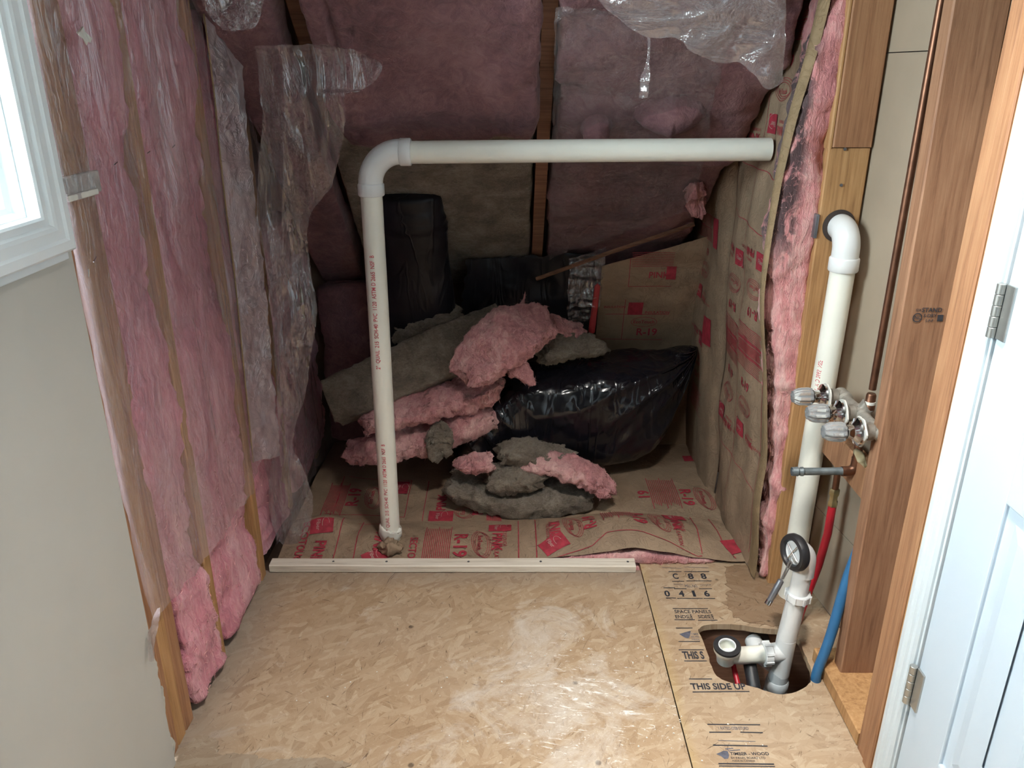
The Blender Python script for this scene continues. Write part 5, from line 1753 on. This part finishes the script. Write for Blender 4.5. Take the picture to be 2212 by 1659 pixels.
# three-handle tub valve with riser
va = empty('tub_valve', (0.845, 1.73, 0.672), 'old brass three-handle tub valve with clear knobs and copper riser', 'valve')
ZV = 0.672
XBD = 0.828
tube('valve_body', [(XBD, 1.610, ZV + 0.002), (XBD, 1.64, ZV), (XBD, 1.73, ZV), (XBD, 1.81, ZV), (XBD, 1.845, ZV)], [0.013, 0.013, 0.0145, 0.013, 0.013], 'brass_old', va, 18)
for y in (1.622, 1.727, 1.832):
    lathe('valve_port', (XBD, y - 0.022, ZV), (0, 1, 0), [(0, 0.013), (0.004, 0.0185), (0.040, 0.0185), (0.044, 0.013)], 'brass_old', va, 18)
    lathe('valve_stem', (XBD, y, ZV), (-1, 0, 0), [(0, 0.017), (0.014, 0.017), (0.016, 0.020), (0.030, 0.020), (0.032, 0.014), (0.050, 0.013)], 'brass_old', va, 20)
    kn = lathe('knob', (0.752, y, ZV), (-1, 0, 0), [(0.0, 0.012), (0.003, 0.0205), (0.012, 0.0230), (0.032, 0.0220), (0.041, 0.0190), (0.046, 0.0150), (0.050, 0.014), (0.0505, 0.006)], 'acrylic', va, 72, 8, 0.075)
    lathe('knob_insert', (0.752, y, ZV), (-1, 0, 0), [(0.002, 0.005), (0.020, 0.0055), (0.030, 0.004), (0.034, 0.002)], 'steel', kn, 14)
    es = lathe('escutcheon', (0.783, y, ZV), (-1, 0, 0), [(0.000, 0.031), (0.003, 0.0325), (0.007, 0.0315), (0.010, 0.024), (0.016, 0.017), (0.026, 0.0155), (0.030, 0.017), (0.033, 0.013)], 'chrome', va, 36)
    # rag of old caulk behind the flange
    vs = []
    for j in range(30):
        a = 2 * math.pi * j / 30
        rr = 0.0335 + 0.005 * noise.noise(V((y * 20, math.cos(a) * 2, math.sin(a) * 2)))
        vs += [(0.7835, y + rr * math.cos(a), ZV + rr * math.sin(a)), (0.787, y + rr * math.cos(a), ZV + rr * math.sin(a))]
    fs = [(2 * j, 2 * ((j + 1) % 30), 2 * ((j + 1) % 30) + 1, 2 * j + 1) for j in range(30)] + [tuple(2 * j for j in range(30)), tuple(2 * j + 1 for j in range(29, -1, -1))]
    mesh('caulk_ring', vs, fs, 'paper', es)
# copper riser to the shower
xr, yr = 0.845, 1.722
tube('riser', [(xr, yr, 0.735), (xr, yr, 1.4), (xr, yr, 2.38)], 0.0085, 'copper', va, 18)
zr = PY(1885, 862, yr).z
tube('riser_fitting', [(xr, yr, zr - 0.030), (xr, yr, zr - 0.028), (xr, yr, zr - 0.014), (xr, yr, zr - 0.012), (xr, yr, zr + 0.010), (xr, yr, zr + 0.014)], [0.010, 0.013, 0.013, 0.0115, 0.0115, 0.0095], 'copper', va, 18)
tube('thread_tape', [(xr, yr, zr - 0.012), (xr, yr, zr - 0.005)], 0.0128, 'paper', va, 18)
tube('riser_adapter', [(XBD, 1.727, ZV), (XBD + 0.008, 1.725, ZV + 0.022), (xr, yr, zr - 0.032), (xr, yr, zr - 0.026)], [0.015, 0.016, 0.0145, 0.0135], 'brass_old', va, 18)
# spout outlet
tube('spout_drop', [(XBD, 1.722, ZV - 0.01), (0.836, 1.722, 0.60), (0.838, 1.722, 0.545)], [0.014, 0.0105, 0.0105], 'copper', va, 16)
tube('spout_elbow', [(0.838, 1.722, 0.556)] + [tuple(p) for p in arc((0.820, 1.722, 0.538), (0.018, 0, 0), (0, 0, -0.018), 8)] + [(0.806, 1.722, 0.520)], 0.0125, 'copper', va, 18)
tube('spout_stub', [(0.815, 1.722, 0.520), (0.79, 1.722, 0.520), (0.709, 1.722, 0.519)], [0.0100, 0.0092, 0.0092], 'zinc', va, 18)
tube('threaded_end', [(0.713, 1.722, 0.519), (0.711, 1.722, 0.519), (0.706, 1.722, 0.519), (0.704, 1.722, 0.519), (0.700, 1.722, 0.519), (0.698, 1.722, 0.519), (0.693, 1.722, 0.519), (0.684, 1.722, 0.519)],
     [0.0095, 0.0115, 0.0115, 0.0100, 0.0100, 0.0118, 0.0112, 0.0110], 'zinc', va, 20, True, 0.0022)
# hot supply: copper tail, brass fitting
tube('supply_tail', [(XBD, 1.832, ZV), (0.842, 1.833, ZV - 0.03), (0.846, 1.832, 0.58), (0.847, 1.83, 0.41)], [0.013, 0.011, 0.0085, 0.0085], 'copper', va, 16)
bx, byy = 0.847, 1.83
tube('brass_union', [(bx, byy, 0.412), (bx, byy, 0.408), (bx, byy, 0.396), (bx, byy, 0.392), (bx, byy, 0.378), (bx, byy, 0.374), (bx, byy, 0.362), (bx, byy, 0.358)], [0.010, 0.0135, 0.0135, 0.0105, 0.0105, 0.0130, 0.0130, 0.010], 'brass', va, 6)
tube('supply_tail', [(XBD, 1.622, ZV), (0.842, 1.625, ZV - 0.04), (0.846, 1.628, 0.60), (0.846, 1.63, 0.52)], [0.013, 0.011, 0.0095, 0.0095], 'brass_old', va, 16)
q = PY(1862, 985, 1.66)
o = batt('adhesive_blob', [((*PY(1846, 970, 1.66),), 0.006, 0.005), ((*PY(1855, 985, 1.655),), 0.010, 0.007), ((*PY(1866, 998, 1.65),), 0.007, 0.005), ((*PY(1869, 1010, 1.65),), 0.003, 0.003)], 'glue', va, up=(0, -1, 0), rings=20, seg=16, amp=0.005, freq=40, endr=0.006, rag=0.004)
o['label'] = 'yellowed adhesive smear'

o = tube('pex_tube', [(bx, byy, 0.366), (0.845, 1.825, 0.28), (0.832, 1.82, 0.18), (0.810, 1.815, 0.08), (0.795, 1.81, 0.0)], 0.0108, 'pex_red', None, 18)
tag(o, 'red plastic supply tube dropping behind the overflow pipe', 'tube')
pb = catmull([(0.846, 1.63, 0.53), (0.842, 1.632, 0.40), (0.818, 1.625, 0.27), (0.790, 1.600, 0.12), (0.768, 1.588, 0.03), (0.766, 1.586, -0.0)], 30)
o = tube('pex_tube', pb, 0.0125, 'pex_blue', None, 18)
tag(o, 'blue plastic supply tube leaning out of the floor beside the stud', 'tube')

# ================================================================== LOOSE THINGS
# whitewashed board lying across the recess sill
bd = empty('wood_board', (-0.18, 2.07, 0), 'long narrow whitewashed board lying on the sill of the recess', 'board')
stud('plank', -0.743, 0.379, 2.047, 2.090, 0.0, 0.026, 'wood_grey', bd, axis=0, seg=60, rough=0.002)
for u in (720, 835, 1012, 1168, 1356):
    q = PZ(u, 1213, 0.026)
    lathe('nail_head', q, (0, 0, 1), [(-0.001, 0.004), (0.0008, 0.0036)], 'steel', bd, 10)

# crumpled paper torn around the foot of the pipe
o = batt('torn_kraft', [((-0.42, 2.155, 0.02), 0.02, 0.012), ((-0.385, 2.145, 0.028), 0.03, 0.018), ((-0.345, 2.155, 0.022), 0.022, 0.012)], 'kraft', None, up=(0, 0, 1), rings=30, seg=24, amp=0.016, freq=26, amp2=0.008, freq2=60, endr=0.02, rag=0.02, seed=71)
tag(o, 'crumpled brown paper torn around the pipe foot', 'paper')

# plaster crumbs scattered on the floor
rnd = random.Random(5)
GC = 'plaster crumbs on the floor'
crumb_me = None
spots = [(1393, 1415), (1397, 1424), (1445, 1572), (1452, 1580), (1480, 1560), (1330, 1425), (1290, 1490), (1240, 1470), (1120, 1480), (1010, 1580), (1190, 1610), (1180, 1100 + 300), (980, 1440), (930, 1480), (680, 1500), (760, 1460), (1250, 1400), (1410, 1600), (1640, 1620), (1590, 1600)]
bmc = bmesh.new()
bmesh.ops.create_icosphere(bmc, subdivisions=1, radius=1.0)
for i, (u, v) in enumerate(spots):
    q = PZ(u, v, 0.0)
    for j in range(4):
        d = V((rnd.gauss(0, 0.03), rnd.gauss(0, 0.025), 0))
        r = rnd.uniform(0.0008, 0.0024)
        if not crumb_me:
            crumb_v, crumb_f = [], []
            crumb_me = True
        b = len(crumb_v)
        for vv in bmc.verts:
            crumb_v.append(q + d + V((vv.co.x * r * rnd.uniform(0.7, 1.6), vv.co.y * r * rnd.uniform(0.7, 1.4), max(0, vv.co.z * r * 0.7 + r * 0.4))))
        bmc.verts.ensure_lookup_table()
        for ff in bmc.faces:
            crumb_f.append(tuple(b + vv.index for vv in ff.verts))
bmc.free()
o = mesh('plaster_crumbs', crumb_v, crumb_f, 'paper')
tag(o, 'white plaster crumbs scattered over the strand board floor', 'debris', kind='stuff')
